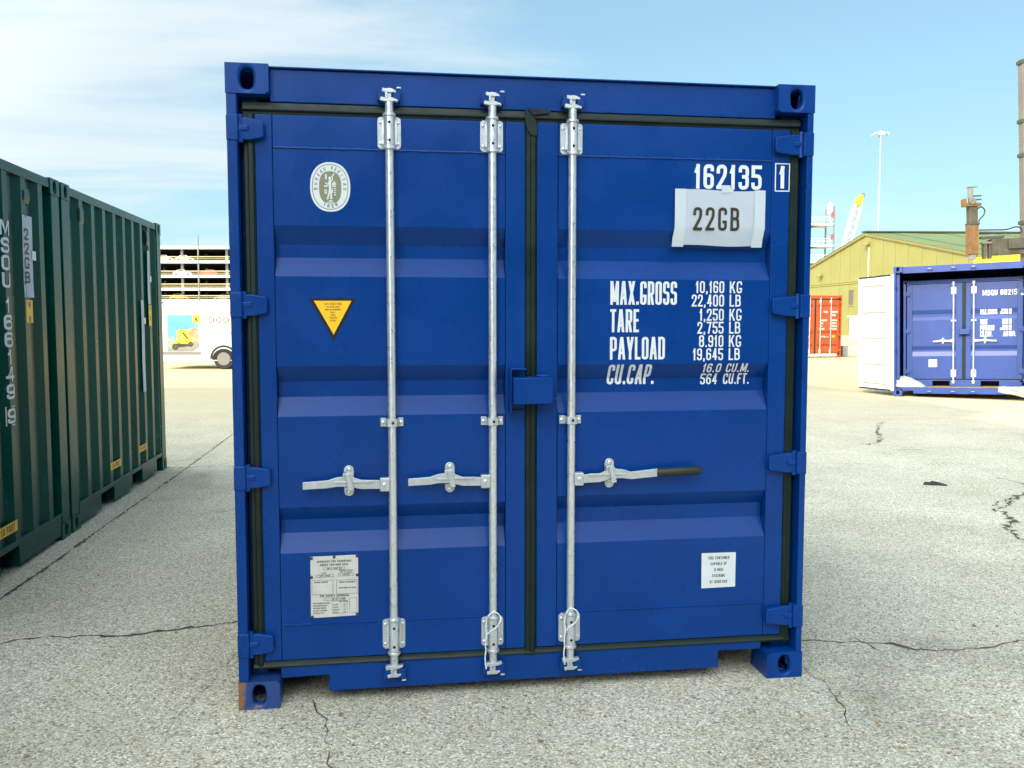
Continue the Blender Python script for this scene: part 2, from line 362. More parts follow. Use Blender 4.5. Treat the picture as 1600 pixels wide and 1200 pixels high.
def tag(o, label, cat, group=None):
    o['label'] = label; o['category'] = cat
    if group: o['group'] = group
    return o
def thing(name, label, cat, loc=(0,0,0), rotz=0.0, group=None):
    o = bpy.data.objects.new(name, None); COL.objects.link(o); o.location = loc; o.rotation_euler = (0, 0, rotz)
    o.empty_display_size = 0.2
    return tag(o, label, cat, group)
def struct(o): o['kind'] = 'structure'; return o
def stuff(o): o['kind'] = 'stuff'; return o
def dup(src, parent, loc):
    c = src.copy(); COL.objects.link(c); c.parent = parent; c.location = loc
    for ch in src.children:
        d = ch.copy(); COL.objects.link(d); d.parent = c
    return c

# ------------------------------------------------------------------ stencil lettering (stroke font)
# every stroke: (closed, points); a point with a third value 0 stays sharp, others are rounded
G = {
'0': [(1, [(0,0),(1,0),(1,1),(0,1)])], 'O': [(1, [(0,0),(1,0),(1,1),(0,1)])],
'1': [(0, [(.62,1,0),(.62,0,0)]), (0, [(.08,.74,0),(.60,.97,0)])],
'2': [(0, [(0,.74,0),(0,1),(1,1),(1,.62),(.02,.02,0)]), (0, [(0,0,0),(1,0,0)])],
'3': [(0, [(0,.82,0),(0,1),(1,1),(1,.53),(.5,.53,0)]), (0, [(.5,.53,0),(1,.53),(1,0),(0,0),(0,.18,0)])],
'4': [(0, [(1,.26,0),(0,.26,0)]), (2, [(.08,.26,0),(.62,1,0)]), (0, [(.72,1,0),(.72,0,0)])],
'5': [(0, [(1,1,0),(0,1,0),(0,.58,0),(1,.58),(1,0),(0,0),(0,.18,0)])],
'6': [(0, [(1,.84,0),(1,1),(0,1),(0,.36,0)]), (1, [(0,0),(1,0),(1,.57),(0,.57)])],
'7': [(0, [(0,1,0),(1,1,0)]), (2, [(.35,0,0),(.95,1,0)])],
'8': [(1, [(0,.53),(1,.53),(1,1),(0,1)]), (1, [(0,0),(1,0),(1,.53),(0,.53)])],
'9': [(0, [(0,.16,0),(0,0),(1,0),(1,.64,0)]), (1, [(0,.43),(1,.43),(1,1),(0,1)])],
'A': [(2, [(0,0,0),(.44,1,0)]), (2, [(1,0,0),(.56,1,0)]), (0, [(.3,.27,0),(.7,.27,0)])],
'B': [(0, [(0,0,0),(0,1,0)]), (0, [(.1,1,0),(.95,1),(.95,.53),(.1,.53,0)]), (0, [(.1,.53,0),(1,.53),(1,0),(.1,0,0)])],
'C': [(0, [(1,.79,0),(1,1),(0,1),(0,0),(1,0),(1,.21,0)])],
'D': [(1, [(0,0,0),(1,0),(1,1),(0,1,0)])],
'E': [(0, [(1,1,0),(0,1,0),(0,0,0),(1,0,0)]), (0, [(0,.52,0),(.85,.52,0)])],
'F': [(0, [(1,1,0),(0,1,0),(0,0,0)]), (0, [(0,.52,0),(.85,.52,0)])],
'G': [(0, [(1,.80,0),(1,1),(0,1),(0,0),(1,0),(1,.36,0),(.70,.36,0)])],
'H': [(0, [(0,0,0),(0,1,0)]), (0, [(1,0,0),(1,1,0)]), (0, [(0,.5,0),(1,.5,0)])],
'I': [(0, [(.5,0,0),(.5,1,0)])],
'K': [(0, [(0,0,0),(0,1,0)]), (2, [(.1,.36,0),(.95,1,0)]), (2, [(1,0,0),(.38,.62,0)])],
'L': [(0, [(0,1,0),(0,0,0),(1,0,0)])],
'M': [(0, [(0,0,0),(0,1,0)]), (2, [(.5,.12,0),(.04,1,0)]), (2, [(.5,.12,0),(.96,1,0)]), (0, [(1,0,0),(1,1,0)])],
'N': [(0, [(0,0,0),(0,1,0)]), (2, [(.97,0,0),(.03,1,0)]), (0, [(1,0,0),(1,1,0)])],
'P': [(0, [(0,0,0),(0,1,0)]), (0, [(.1,1,0),(1,1),(1,.42),(.1,.42,0)])],
'Q': [(1, [(0,0),(1,0),(1,1),(0,1)]), (0, [(.55,.28,0),(1.1,-.08,0)])],
'R': [(0, [(0,0,0),(0,1,0)]), (0, [(.1,1,0),(1,1),(1,.45),(.1,.45,0)]), (2, [(.98,0,0),(.52,.50,0)])],
'S': [(0, [(1,.82,0),(1,1),(0,1),(0,.52),(1,.52),(1,0),(0,0),(0,.18,0)])],
'T': [(0, [(0,1,0),(1,1,0)]), (0, [(.5,1,0),(.5,0,0)])],
'U': [(0, [(0,1,0),(0,0),(1,0),(1,1,0)])],
'V': [(2, [(.46,0,0),(0,1,0)]), (2, [(.54,0,0),(1,1,0)])],
'W': [(2, [(.22,0,0),(0,1,0)]), (2, [(.25,0,0),(.5,.8,0)]), (2, [(.75,0,0),(.5,.8,0)]), (2, [(.78,0,0),(1,1,0)])],
'X': [(2, [(0,0,0),(1,1,0)]), (2, [(1,0,0),(0,1,0)])],
'Y': [(2, [(.47,.38,0),(0,1,0)]), (2, [(.53,.38,0),(1,1,0)]), (0, [(.5,.42,0),(.5,0,0)])],
'.': [(0, [(.5,0,0),(.5,.03,0)])], ',': [(0, [(.5,.04,0),(.5,-.0,0)]), (0, [(.45,-.02,0),(.2,-.12,0)])],
'-': [(0, [(0,.5,0),(1,.5,0)])],
}
WID = {'W': 1.35, '1': .62, 'I': .22, '.': .42, ',': .42, 'M': 1.3, 'T': .9, 'L': .85, 'E': .85, 'F': .85, 'X': 1.05, 'A': 1.08, 'V': 1.05, 'Y': 1.05, 'K': 1.05, 'N': 1.05}
def round_path(pts, closed, r):
    res = []; n = len(pts)
    for i, p in enumerate(pts):
        sharp = len(p) > 2
        if sharp or (not closed and i in (0, n-1)): res.append(Vector(p[:2])); continue
        a = Vector(pts[i-1][:2]); b = Vector(p[:2]); c = Vector(pts[(i+1) % n][:2])
        la, lc = (a-b).length, (c-b).length; rr = min(r, la*.5, lc*.5)
        p0 = b + (a-b).normalized()*rr; p1 = b + (c-b).normalized()*rr
        for k in range(5):
            t = k/4; res.append((1-t)**2*p0 + 2*t*(1-t)*b + t*t*p1)
    out_ = []
    for p in res:
        if not out_ or (p-out_[-1]).length > 1e-5: out_.append(p)
    return out_
def ribbon(mb, pts, closed, t, fn, layer, maxseg=None):
    if maxseg:
        q = []; m = len(pts)
        for i in range(m if closed else m-1):
            a, b = pts[i], pts[(i+1) % m]; k = max(1, int(math.ceil((b-a).length/maxseg)))
            q += [a.lerp(b, j/k) for j in range(k)]
        if not closed: q.append(pts[-1])
        pts = q
    n = len(pts); Lf = []; Rt = []
    for i in range(n):
        p = pts[i]
        d0 = (p - pts[i-1]).normalized() if (closed or i > 0) else None
        d1 = (pts[(i+1) % n] - p).normalized() if (closed or i < n-1) else None
        d0 = d0 or d1; d1 = d1 or d0
        n0 = Vector((-d0.y, d0.x)); n1_ = Vector((-d1.y, d1.x)); mt = n0 + n1_
        mt = mt.normalized() if mt.length > 1e-4 else n0
        k = min(1/max(mt.dot(n0), .35), 2.2)
        Lf.append(p + mt*t/2*k); Rt.append(p - mt*t/2*k)
    i0 = len(mb.v)
    for a, b in zip(Lf, Rt): mb.v += [fn(a.x, a.y, layer), fn(b.x, b.y, layer)]
    for i in range(n if closed else n-1):
        j = (i+1) % n
        mb.f.append((i0+2*i, i0+2*j, i0+2*j+1, i0+2*i+1)); mb.m.append(mb.cur)
def text_width(s, cw, gap):
    return sum((cw*.5 if c == ' ' else cw*WID.get(c, 1)) + gap for c in s) - gap
def text(mb, s, x, z, h, cw, gap, t, fn, maxseg=None, align='l', slant=0.0, lay0=0):
    w = text_width(s, cw, gap)
    if align == 'r': x -= w
    if align == 'c': x -= w/2
    for c in s:
        if c == ' ': x += cw*.5 + gap; continue
        ww = cw*WID.get(c, 1)
        for li, (cl, pts) in enumerate(G[c]):
            iw = max(ww-t, 1e-5)
            if cl == 2:                                  # straight diagonal with level cut ends
                (xa, ya), (xb, yb2) = [((p[0]*iw + t/2), p[1]*h) for p in pts]
                hw_ = t/2*math.hypot(xb-xa, yb2-ya)/abs(yb2-ya); ns = max(1, int(math.ceil(abs(yb2-ya)/maxseg))) if maxseg else 1
                i0 = len(mb.v)
                for q in range(ns+1):
                    xx = x + xa+(xb-xa)*q/ns; yy = z + ya+(yb2-ya)*q/ns
                    mb.v += [fn(xx-hw_, yy, lay0+li), fn(xx+hw_, yy, lay0+li)]
                for q in range(ns): mb.f.append((i0+2*q, i0+2*q+1, i0+2*q+3, i0+2*q+2)); mb.m.append(mb.cur)
                continue
            P = [((p[0]*iw + t/2), (p[1]*(h-t) + t/2), *(p[2:])) for p in pts]
            if not cl:                                   # square caps on the free ends
                for e0, e1 in ((0, 1), (-1, -2)):
                    dx, dy = P[e0][0]-P[e1][0], P[e0][1]-P[e1][1]; d_ = math.hypot(dx, dy) or 1
                    P[e0] = (P[e0][0]+dx/d_*t/2, P[e0][1]+dy/d_*t/2, *P[e0][2:])
            P = round_path(P, cl, min(iw*.5, h*.2))
            P = [Vector((x + p.x + slant*p.y, z + p.y)) for p in P]
            ribbon(mb, P, bool(cl), t, fn, lay0 + li, maxseg)
        x += ww + gap

# ------------------------------------------------------------------ container building blocks
# container space: X across the doors, Y from the doors inwards, Z up
def face_hole(mb, o, u, v, w, h, hw, hh, dv):
    """a wall w x h at o (corner) with an oval opening of half sizes hw, hh and its rim carried along dv"""
    o, u, v, dv = Vector(o), Vector(u), Vector(v), Vector(dv); c = o + u*w/2 + v*h/2
    angs = [2*math.pi*k/28 for k in range(28)] + [math.atan2(sy*h, sx*w) % (2*math.pi) for sx in (-1, 1) for sy in (-1, 1)]
    angs = sorted(set(round(a, 6) for a in angs)); Rr = []; I = []; J = []
    for a in angs:
        ca, sa = math.cos(a), math.sin(a)
        k = min((w/2)/abs(ca) if abs(ca) > 1e-9 else 1e9, (h/2)/abs(sa) if abs(sa) > 1e-9 else 1e9)
        Rr.append(c + u*ca*k + v*sa*k)
        e = 2.6; q = (abs(ca)/hw)**e + (abs(sa)/hh)**e; q = q**(-1/e)
        I.append(c + u*ca*q + v*sa*q); J.append(c + u*ca*q + v*sa*q + dv)
    n = len(angs)
    for k in range(n):
        j = (k+1) % n
        mb.quad(Rr[k], Rr[j], I[j], I[k]); mb.quad(I[k], I[j], J[j], J[k])
def casting(root, name, x0, y0, z0, sx, sy, sz, m, w=0.165, d=0.178, h=0.116, bevel=0.014):
    """hollow corner fitting whose outer corner sits at x0,y0,z0; sx,sy,sz point inwards"""
    mb = MB(); X = Vector((sx,0,0)); Y = Vector((0,sy,0)); Z = Vector((0,0,sz)); o = Vector((x0,y0,z0)); t = 0.026
    face_hole(mb, o, X, Z, w, h, .026, .040, Y*t)               # end face
    face_hole(mb, o, Y, Z, d, h, .026, .040, X*t)               # side face
    face_hole(mb, o, X, Y, w, d, .032, .055, Z*t)               # top or bottom face
    a, b, c = o+X*w, o+Y*d, o+Z*h
    mb.quad(a, a+Y*d, a+Y*d+Z*h, a+Z*h); mb.quad(b, b+X*w, b+X*w+Z*h, b+Z*h); mb.quad(c, c+X*w, c+X*w+Y*d, c+Y*d)
    return mb.build(name, m, root, bevel=bevel, seg=3, smooth=False)
def corr_profile(a, b, pitch=.278, dep=.036, phase=0.0):
    """corrugation from a to b: list of (coordinate, depth)"""
    n = max(1, int((b-a)/pitch)); p = (b-a)/n; f = p/.278; br = []
    for k in range(-1, n+1):
        x = a + phase + k*p
        br += [(x, 0), (x+.036*f, 0), (x+.104*f, dep), (x+.174*f, dep), (x+.242*f, 0)]
    def at(y):
        for (ya, da), (yb2, db) in zip(br[:-1], br[1:]):
            if ya <= y <= yb2: return da+(db-da)*(y-ya)/max(yb2-ya, 1e-9)
        return 0.0
    return [(a, at(a))] + [q for q in br if a+.002 < q[0] < b-.002] + [(b, at(b))]
def shell(root, W, H, L, m, pockets=(), front='door', rail_h=.16, t_rail=.07, rust=None, phase=0.0):
    # corner castings
    for ix, (x, sx) in enumerate(((0, 1), (W, -1))):
        for iy, (y, sy) in enumerate(((0, 1), (L, -1))):
            for iz, (z, sz) in enumerate(((0, 1), (H, -1))):
                mm = 'rustblue' if (rust and ix == 0 and iy == 0 and iz == 0) else m
                casting(root, 'corner_casting', x, y, z, sx, sy, sz, mm)
    # posts
    for x, sx in ((0, 1), (W, -1)):
        for y, sy in ((0, 1), (L, -1)):
            mb = MB(); a, b = sorted((x+sx*.004, x+sx*.10)); c, d = sorted((y+sy*.004, y+sy*.16))
            if front == 'door' and y == 0:
                # J shaped door post: outer strip plus a recessed return
                a2, b2 = sorted((x+sx*.002, x+sx*(.042 if sx > 0 else .030)))
                mb.box(a2, b2, .003, .16, .116, H-.116)
                a3, b3 = sorted((x+sx*(.043 if sx > 0 else .031), x+sx*.11)); mb.box(a3, b3, .092, .13, .116, H-.116)
            else:
                mb.box(a, b, c, d, .116, H-.116)
            mb.build('corner_post', m, root, bevel=.004)
    # side rails and corrugated side walls
    for x, sx in ((0, 1), (W, -1)):
        a, b = sorted((x+sx*.006, x+sx*.066))
        MB().box(a, b, .178, L-.178, H-t_rail-.004, H-.010).build('top_side_rail', m, root, bevel=.004)
        mb = MB(); y = .178
        z1 = rail_h+.03
        for p0, p1 in sorted(pockets):
            mb.box(a, b, y, p0, .035, z1); mb.box(a, b, p0, p1, z1-.03, z1); y = p1
        mb.box(a, b, y, L-.178, .035, z1)
        lip = sorted((x+sx*.001, x+sx*.05)); mb.box(lip[0], lip[1], .178, L-.178, z1+.0015, z1+.012)
        mb.build('bottom_side_rail', m, root, bevel=.003)
        mb = MB(); prof = corr_profile(.16, L-.16, phase=phase)
        rows = [[(x+sx*(.012+d), y, z) for y, d in prof] for z in (z1+.008, H-t_rail-.002)]
        mb.grid(rows); mb.build('side_wall', m, root, smooth=False)
        for p0, p1 in pockets:
            mb = MB(); w0, w1 = sorted((x+sx*.067, x+sx*.9))
            mb.quad((w0,p0,.02),(w1,p0,.02),(w1,p0,z1-.03),(w0,p0,z1-.03)); mb.quad((w0,p1,.02),(w1,p1,.02),(w1,p1,z1-.03),(w0,p1,z1-.03)); mb.quad((w0,p0,z1-.03),(w1,p0,z1-.03),(w1,p1,z1-.03),(w0,p1,z1-.03))
            mb.quad((x+sx*.9,p0,.02),(x+sx*.9,p1,.02),(x+sx*.9,p1,z1-.03),(x+sx*.9,p0,z1-.03))
            mb.build('fork_pocket', 'black', root, smooth=False)
    # closed end
    ends = [(L, -1)] + ([(0, 1)] if front == 'closed' else [])
    for y, sy in ends:
        a, b = sorted((y+sy*.006, y+sy*.066))
        MB().box(.165, W-.165, a, b, H-.07, H-.01).build('top_end_rail', m, root, bevel=.003)
        MB().box(.165, W-.165, a, b, .035, rail_h+.03).build('bottom_end_rail', m, root, bevel=.003)
        mb = MB(); prof = corr_profile(.10, W-.10)
        mb.grid([[(x, y+sy*(.014+d), z) for x, d in prof] for z in (rail_h+.028, H-.068)]); mb.build('end_wall', m, root, smooth=False)
    mb = MB(); prof = corr_profile(.07, L-.07, .209, .02)
    mb.grid([[(x, y, H-.012-d) for y, d in prof] for x in (.05, W-.05)]); mb.build('roof', m, root, smooth=False)
    MB().box(.067, W-.067, .12, L-.067, .135, .165).build('floor', 'timber', root, smooth=False)

YD = 0.045                      # door skin plane
def door_y(z, troughs, dep=.046, y=YD):
    for (a, b, c, d) in troughs:      # a top .. d bottom
        if d < z < a:
            if z > b: return y + dep*(a-z)/(a-b)
            if z > c: return y + dep
            return y + dep*(z-d)/(c-d)
    return y
def door_leaf(root, x0, x1, z0, z1, px0, px1, pz0, pz1, troughs, m, name='door', dep=.046, y=YD, mb_inner=None):
    """frame of four tubes plus a pressed skin with horizontal troughs"""
    mb = MB()
    mb.box(x0, px0, y, y+.05, z0, z1); mb.box(px1, x1, y, y+.05, z0, z1)
    mb.box(px0+.0005, px1-.0005, y+.0015, y+.05, pz1, z1); mb.box(px0+.0005, px1-.0005, y+.0015, y+.05, z0, pz0)
    o = mb.build(name, m, root, bevel=.004)
    mb = MB(); zs = [pz1-.001]
    for tr in troughs: zs += list(tr)
    zs.append(pz0+.001)
    mb.grid([[(px0+.002, door_y(z, troughs, dep, y)+.002, z), (px1-.002, door_y(z, troughs, dep, y)+.002, z)] for z in zs])
    mb.build('door_panel', m, o, smooth=False)
    # weld seams along top and bottom of the panel
    for zz_ in (pz1, pz0):
        n = int((px1-px0)/.03); pts = []
        for k in range(n+1):
            xx = px0+.004 + (px1-px0-.008)*k/n; pts.append((xx, y+.001, zz_ + .0007*math.sin(k*1.7+zz_*9)))
        MB().tube(pts, [.0046+.0012*math.sin(k*2.3) for k in range(n+1)], 7).build('weld_seam', m, o)
    return o
def hinge(root, x, z, s, m, length=.112, yy=0.0, sc=1.0):
    """tapered hinge blade running from the post (x) inwards (s=+1 to the right)"""
    mb = MB()
    h = .044*sc
    pts = [(x+s*.030, z-h), (x+s*.030, z+h), (x+s*.085, z+h*.96), (x+s*(.030+length)*.985, z+h*.72), (x+s*(.030+length), z+h*.5), (x+s*(.030+length), z-h*.55), (x+s*(.030+length)*.97, z-h*.78), (x+s*.09, z-h)]
    mb.prism(pts, 'y', yy+.012, yy+.036)
    a, b = sorted((x+s*.030, x+s*.085)); mb.box(a, b, yy+.006, yy+.03, z-.010*sc, z+.012*sc)      # raised rib
    o = mb.build('hinge', m, root, bevel=.005, seg=2)
    mb = MB(); a, b = sorted((x+s*.0005, x+s*.047)); mb.box(a, b, yy-.003, yy+.05, z-.050*sc, z+.050*sc)
    mb.build('hinge_lug', m, o, bevel=.005)
    MB().tube([(x+s*.052, yy+.018, z-.054*sc), (x+s*.052, yy+.018, z+.054*sc)], .011*sc, 10).build('hinge_pin', m, o)
    return o
RIV = {}
def rivets(parent, pts, r=.0065, y0=.036, m='galv'):
    for x, z in pts:
        if (r, m) not in RIV:
            mb = MB(); mb.lathe([(r, 0), (r, -.003), (r*.6, -.005), (0.0001, -.0055)], (0, 0, 0), 'y', 10)
            o = mb.build('rivet', m, parent, loc=(x, y0, z)); RIV[(r, m)] = o.data
        else:
            o = bpy.data.objects.new('rivet', RIV[(r, m)]); COL.objects.link(o); o.parent = parent; o.location = (x, y0, z)
def holes(parent, pts):
    for x, y, z in pts:
        if 'hole' not in RIV:
            mb = MB(); mb.lathe([(.0058, 0), (.0058, -.0012)], (0, 0, 0), 'y', 12); o = mb.build('bolt_hole', 'black', parent, loc=(x, y, z)); RIV['hole'] = o.data
        else:
            o = bpy.data.objects.new('bolt_hole', RIV['hole']); COL.objects.link(o); o.parent = parent; o.location = (x, y, z)
def end_bracket(bar, z0, z1, sl0, sl1, c0, c1, w=.047):
    mb = MB()
    n = 6; r = .014; P = []
    for cxx, czz, a0 in ((w-r, z1-r, 0), (-w+r, z1-r, 90), (-w+r, z0+r, 180), (w-r, z0+r, 270)):
        for k in range(n): a = R(a0+90*k/(n-1)); P.append((cxx+r*math.cos(a), czz+r*math.sin(a)))
    mb.prism(P, 'y', YD-.0055, YD-.0005)
    o = mb.build('bar_bracket', 'zinc', bar, bevel=.001)
    mb = MB(); mb.tube([(0,.018,sl0), (0,.018,sl1)], .0225, 20)
    for c in (c0, c1): mb.lathe([(.0225,-.007),(.0265,-.004),(.0265,.004),(.0225,.007)], (0,.018,c), 'z', 20)
    mb.box(-.030, .030, .024, YD-.003, sl0+.012, sl1-.012)
    mb.build('bar_sleeve', 'galv', bar, bevel=.0)
    rivets(bar, [(x, z) for x in (-.036, .036) for z in (z0+.022, z1-.022)], y0=YD-.0055)
    holes(bar, [(0, -.0046, sl0+.024), (0, -.0046, sl1-.024)])
    return o
def cam_mesh(z, up):
    """claw at the end of the bar; up=+1 at the top"""
    mb = MB(); u = up
    mb.box(-.010, .010, .008, .030, *sorted((z, z+u*.052)))
    for zc, w, th in ((z+u*.010, .037, .009), (z+u*.045, .029, .009)):
        mb.prism([(-w, zc-u*.008), (-w*.92, zc+u*.006), (-.012, zc+u*.003), (.012, zc+u*.004), (w*.9, zc-u*.003), (w, zc-u*.012), (w*.5, zc-u*.010), (.012, zc-u*.012), (-.012, zc-u*.012), (-w*.5, zc-u*.012)], 'y', .000, .026)
    mb.box(-.016, -.006, -.002, .022, *sorted((z+u*.012, z+u*.044)))
    return mb
def locking_bar(root, x, z0, z1, mid, keeper_mat='blue', tz=None, bz=None):
    """z0..z1 bar ends; one part with its fittings as sub-parts. Built at x=0 and moved."""
    mb = MB(); mb.tube([(0,.018,z0+.045), (0,.018,z1-.045)], .0168, 20)
    bar = mb.build('locking_bar', 'galv', root, loc=(x, 0, 0))
    tz = tz or (z1-.235, z1-.108); bz = bz or (z0+.115, z0+.242)
    end_bracket(bar, tz[0], tz[1], tz[0]+.004, tz[1]-.004, tz[0]+.000, tz[1]+.004)
    end_bracket(bar, bz[0], bz[1], bz[0]-.004, bz[1]-.004, bz[0]-.012, bz[1]+.004)
    cam_mesh(z1-.052, 1).build('cam', 'zinc', bar, bevel=.002)
    cam_mesh(z0+.052, -1).build('cam', 'zinc', bar, bevel=.002)
    # middle guide
    mb = MB()
    for s in (-1, 1):
        a, b = sorted((s*.024, s*.047)); mb.box(a, b, YD-.006, YD-.0005, mid-.018, mid+.018)
    pts = [(-.026, YD-.004), (-.026, .020), (-.020, .003), (-.009, -.003), (.009, -.003), (.020, .003), (.026, .020), (.026, YD-.004)]
    inn = [(p[0]*.86, p[1]*.9+.0035) for p in pts]
    mb.prism(pts + inn[::-1], 'z', mid-.017, mid+.017)
    mb.build('bar_guide', 'zinc', bar, bevel=.002)
    rivets(bar, [(-.037, mid), (.037, mid)], .0075, YD-.006); holes(bar, [(.003, -.0035, mid)])
    return bar
def bar_handle(bar, zh, s, length, ret, grip=0.0, kink=.012, zr=None):
    """handle from the bar hub sideways (s = direction) with its retainer at distance ret; z values near zh"""
    mb = MB(); a, b = sorted((s*.012, s*.052)); mb.box(a, b, -.004, .032, zh-.030, zh+.026)
    hub = mb.build('handle_hub', 'zinc', bar, bevel=.005)
    MB().lathe([(.008, 0), (.008, -.004), (.003, -.006)], (s*.034, -.004, zh), 'y', 12).build('bolt_head', 'galv', bar)
    zr = zh if zr is None else zr
    e = length-grip
    prof = [(.045, zh-.002, .018, .010), (ret-.05, zh+.001, .019, .008), (ret, zr+.004, .022, .004), (ret+.05, zr+.002, .019, .001), (ret+.085, zr-.006+kink*0, .016, .000), (e, zr-.010 if grip == 0 else zr+.004, .015 if grip == 0 else .017, -.002)]
    mb = MB(); rings = []
    for (dx, z, hh, y) in prof: rings.append([(s*dx, y-.005, z-hh), (s*dx, y-.005, z+hh), (s*dx, y+.005, z+hh), (s*dx, y+.005, z-hh)])
    mb.grid([r + [r[0]] for r in rings]); mb.poly(rings[0]); mb.poly(rings[-1])
    # pressed ridge
    mb.obox((s*(ret-.10), .001, zr+.001), (s*(ret+.06), -.004, zr+.001), .006, .010)
    mb.build('handle', 'zinc', bar, bevel=.002)
    if grip:
        MB().tube([(s*(e-.004), -.002, zr+.004), (s*(e+.01), -.002, zr+.004), (s*(e+.5*grip), -.004, zr+.007), (s*(length-.012), -.006, zr+.010), (s*length, -.006, zr+.010)], [.017, .019, .0195, .019, .012], 14).build('handle_grip', 'grip', bar)
    # retainer
    mb = MB(); n = 8; w, h = .0205, .064; P = []
    for k in range(n+1): a = R(180*k/n); P.append((s*ret+w*math.cos(a), zr+h-w+w*math.sin(a)))
    for k in range(n+1): a = R(180+180*k/n); P.append((s*ret+w*math.cos(a), zr-h+w+w*math.sin(a)))
    mb.prism(P, 'y', YD-.010, YD-.0005)
    mb.box(s*ret-.019, s*ret+.019, .008, YD-.006, zr+.016, zr+.030); mb.box(s*ret-.017, s*ret+.013, .010, YD-.006, zr-.034, zr-.022)
    mb.obox((s*ret-.004, -.010, zr+.040), (s*ret+.010, -.011, zr-.034), .022, .006, up=(0,1,0))
    mb.prism([(s*ret-.024, zr+.036), (s*ret-.013, zr+.040), (s*ret-.013, zr-.006), (s*ret-.024, zr+.004)], 'y', -.004, .03)
    mb.build('handle_retainer', 'zinc', bar, bevel=.003)
    rivets(bar, [(s*ret, zr+.047), (s*ret, zr-.047)], .0085, YD-.010)
def gasket(root, x0, x1, z0, z1, name='door_seal'):
    mb = MB(); 
    if x1-x0 > z1-z0:
        c = (z0+z1)/2; pr = [(YD+.045, z0), (YD+.006, z0), (YD+.005, z0+.008), (YD-.005, c-.009), (YD-.006, c-.004), (YD+.001, z1-.010), (YD+.002, z1-.003), (YD+.008, z1), (YD+.045, z1)]
        mb.prism(pr, 'x', x0, x1)
    else:
        c = (x0+x1)/2; w = x1-x0
        pr = [(x0, YD+.045), (x0, YD+.004), (x0+.12*w, YD-.001), (x0+.40*w, YD-.001), (x0+.47*w, YD-.005), (x0+.82*w, YD-.005), (x0+.9*w, YD+.001), (x1, YD+.004), (x1, YD+.045)]
        mb.prism(pr, 'z', z0, z1)
    return mb.build(name, 'rubber', root, bevel=.001)

# ================================================================== ground
def smooth_line(pts, jit=.02, step=.08, seed=1):
    rnd = random.Random(seed); res = []
    for a, b in zip(pts[:-1], pts[1:]):
        a, b = Vector(a), Vector(b); k = max(1, int((b-a).length/step))
        for j in range(k):
            p = a.lerp(b, j/k)
            if j or res: p = p + Vector((rnd.uniform(-jit, jit), rnd.uniform(-jit, jit)))
            res.append(p)
    res.append(Vector(pts[-1])); return res
gmb = MB(); gmb.quad((-2500,-2500,0), (2500,-2500,0), (2500,2500,0), (-2500,2500,0))
ground = struct(gmb.build('ground', 'ground', smooth=False))
def crack(pts, w, seed, name='crack', jit=.014, m='crackm', gaps=0.0):
    rnd = random.Random(seed); P = smooth_line(pts, jit, .035, seed); mb = MB(); n = len(P)
    Lf, Rt = [], []
    for i in range(n):
        d = (P[min(i+1, n-1)]-P[max(i-1, 0)]).normalized(); nn = Vector((-d.y, d.x))
        ww = w*(.35+1.1*rnd.random()**1.5)*(.4+.9*abs(noise.noise(Vector((P[i].x*2.3, P[i].y*2.3, seed)))))
        if i in (0, n-1): ww *= .2
        Lf.append(P[i]+nn*ww/2*rnd.uniform(.5, 1.5)); Rt.append(P[i]-nn*ww/2*rnd.uniform(.5, 1.5))
    for i in range(n-1):
        if gaps and rnd.random() < gaps: Lf[i+1] = Lf[i+1].lerp(Rt[i+1], .8)
        mb.quad((*Lf[i], .002), (*Lf[i+1], .002), (*Rt[i+1], .002), (*Rt[i], .002))
    o = mb.build(name, m, ground, smooth=False)
    # crumbled, dirt-filled lips along the crack
    eb = MB(); k = 0
    while k < n-2:
        run = rnd.randint(2, 6); gap = rnd.randint(0, 5)
        for i in range(k, min(k+run, n-2)):
            a, b = Lf[i].lerp(Rt[i], .5), Lf[i+1].lerp(Rt[i+1], .5)
            da = (Lf[i]-a)*rnd.uniform(1.2, 2.3) + Vector((rnd.uniform(-.002, .002),)*2); db = (Rt[i+1]-b)*rnd.uniform(1.2, 2.3)
            i0 = len(eb.v); eb.v += [(*(a+da), .0010), (*(b-db), .0010), (*(b+db), .0010), (*(a-da), .0010)]
            eb.f.append((i0, i0+1, i0+2, i0+3)); eb.m.append(0)
        k += run+gap
    if eb.f: stuff(eb.build('crack_crumbs', 'crackedge', o, smooth=False))
    return o
crack([(-1.72,-2.2),(-1.58,1.70),(-1.55,2.37),(-1.54,3.56),(-1.51,4.70),(-1.49,6.24),(-1.46,9.09),(-1.42,15.0)], .026, 3, 'expansion_joint', .006, 'jointm')
crack([(-3.6,6.5),(-1.84,6.46),(-1.66,6.37),(-1.51,6.33),(-1.25,6.37),(-0.94,6.30),(-0.2,6.34),(2.6,6.36)], .030, 4, 'expansion_joint', .02)
crack([(-2.2,.82),(-1.28,0.95),(-1.24,1.00),(-1.13,1.03),(-1.01,1.01),(-0.88,1.00),(-0.69,0.97),(-0.52,1.03),(-0.37,1.07),(-0.17,1.11),(.3,1.1)], .024, 5)
crack([(2.1,.46),(2.66,0.43),(2.73,0.41),(2.78,0.38),(2.91,0.36),(3.03,0.34),(3.09,0.30),(3.14,0.23),(3.28,0.20),(3.45,0.20),(3.61,0.23),(3.75,0.28),(3.95,0.35),(4.6,.6)], .022, 6)
crack([(2.93,0.43),(2.94,0.36),(2.95,0.32),(2.96,0.23)], .018, 7)
crack([(2.50,0.10),(2.50,-0.10),(2.49,-0.22),(2.47,-0.30),(2.46,-0.37),(2.42,-0.43),(2.39,-0.52),(2.36,-0.60),(2.33,-0.67)], .008, 8, gaps=.12)
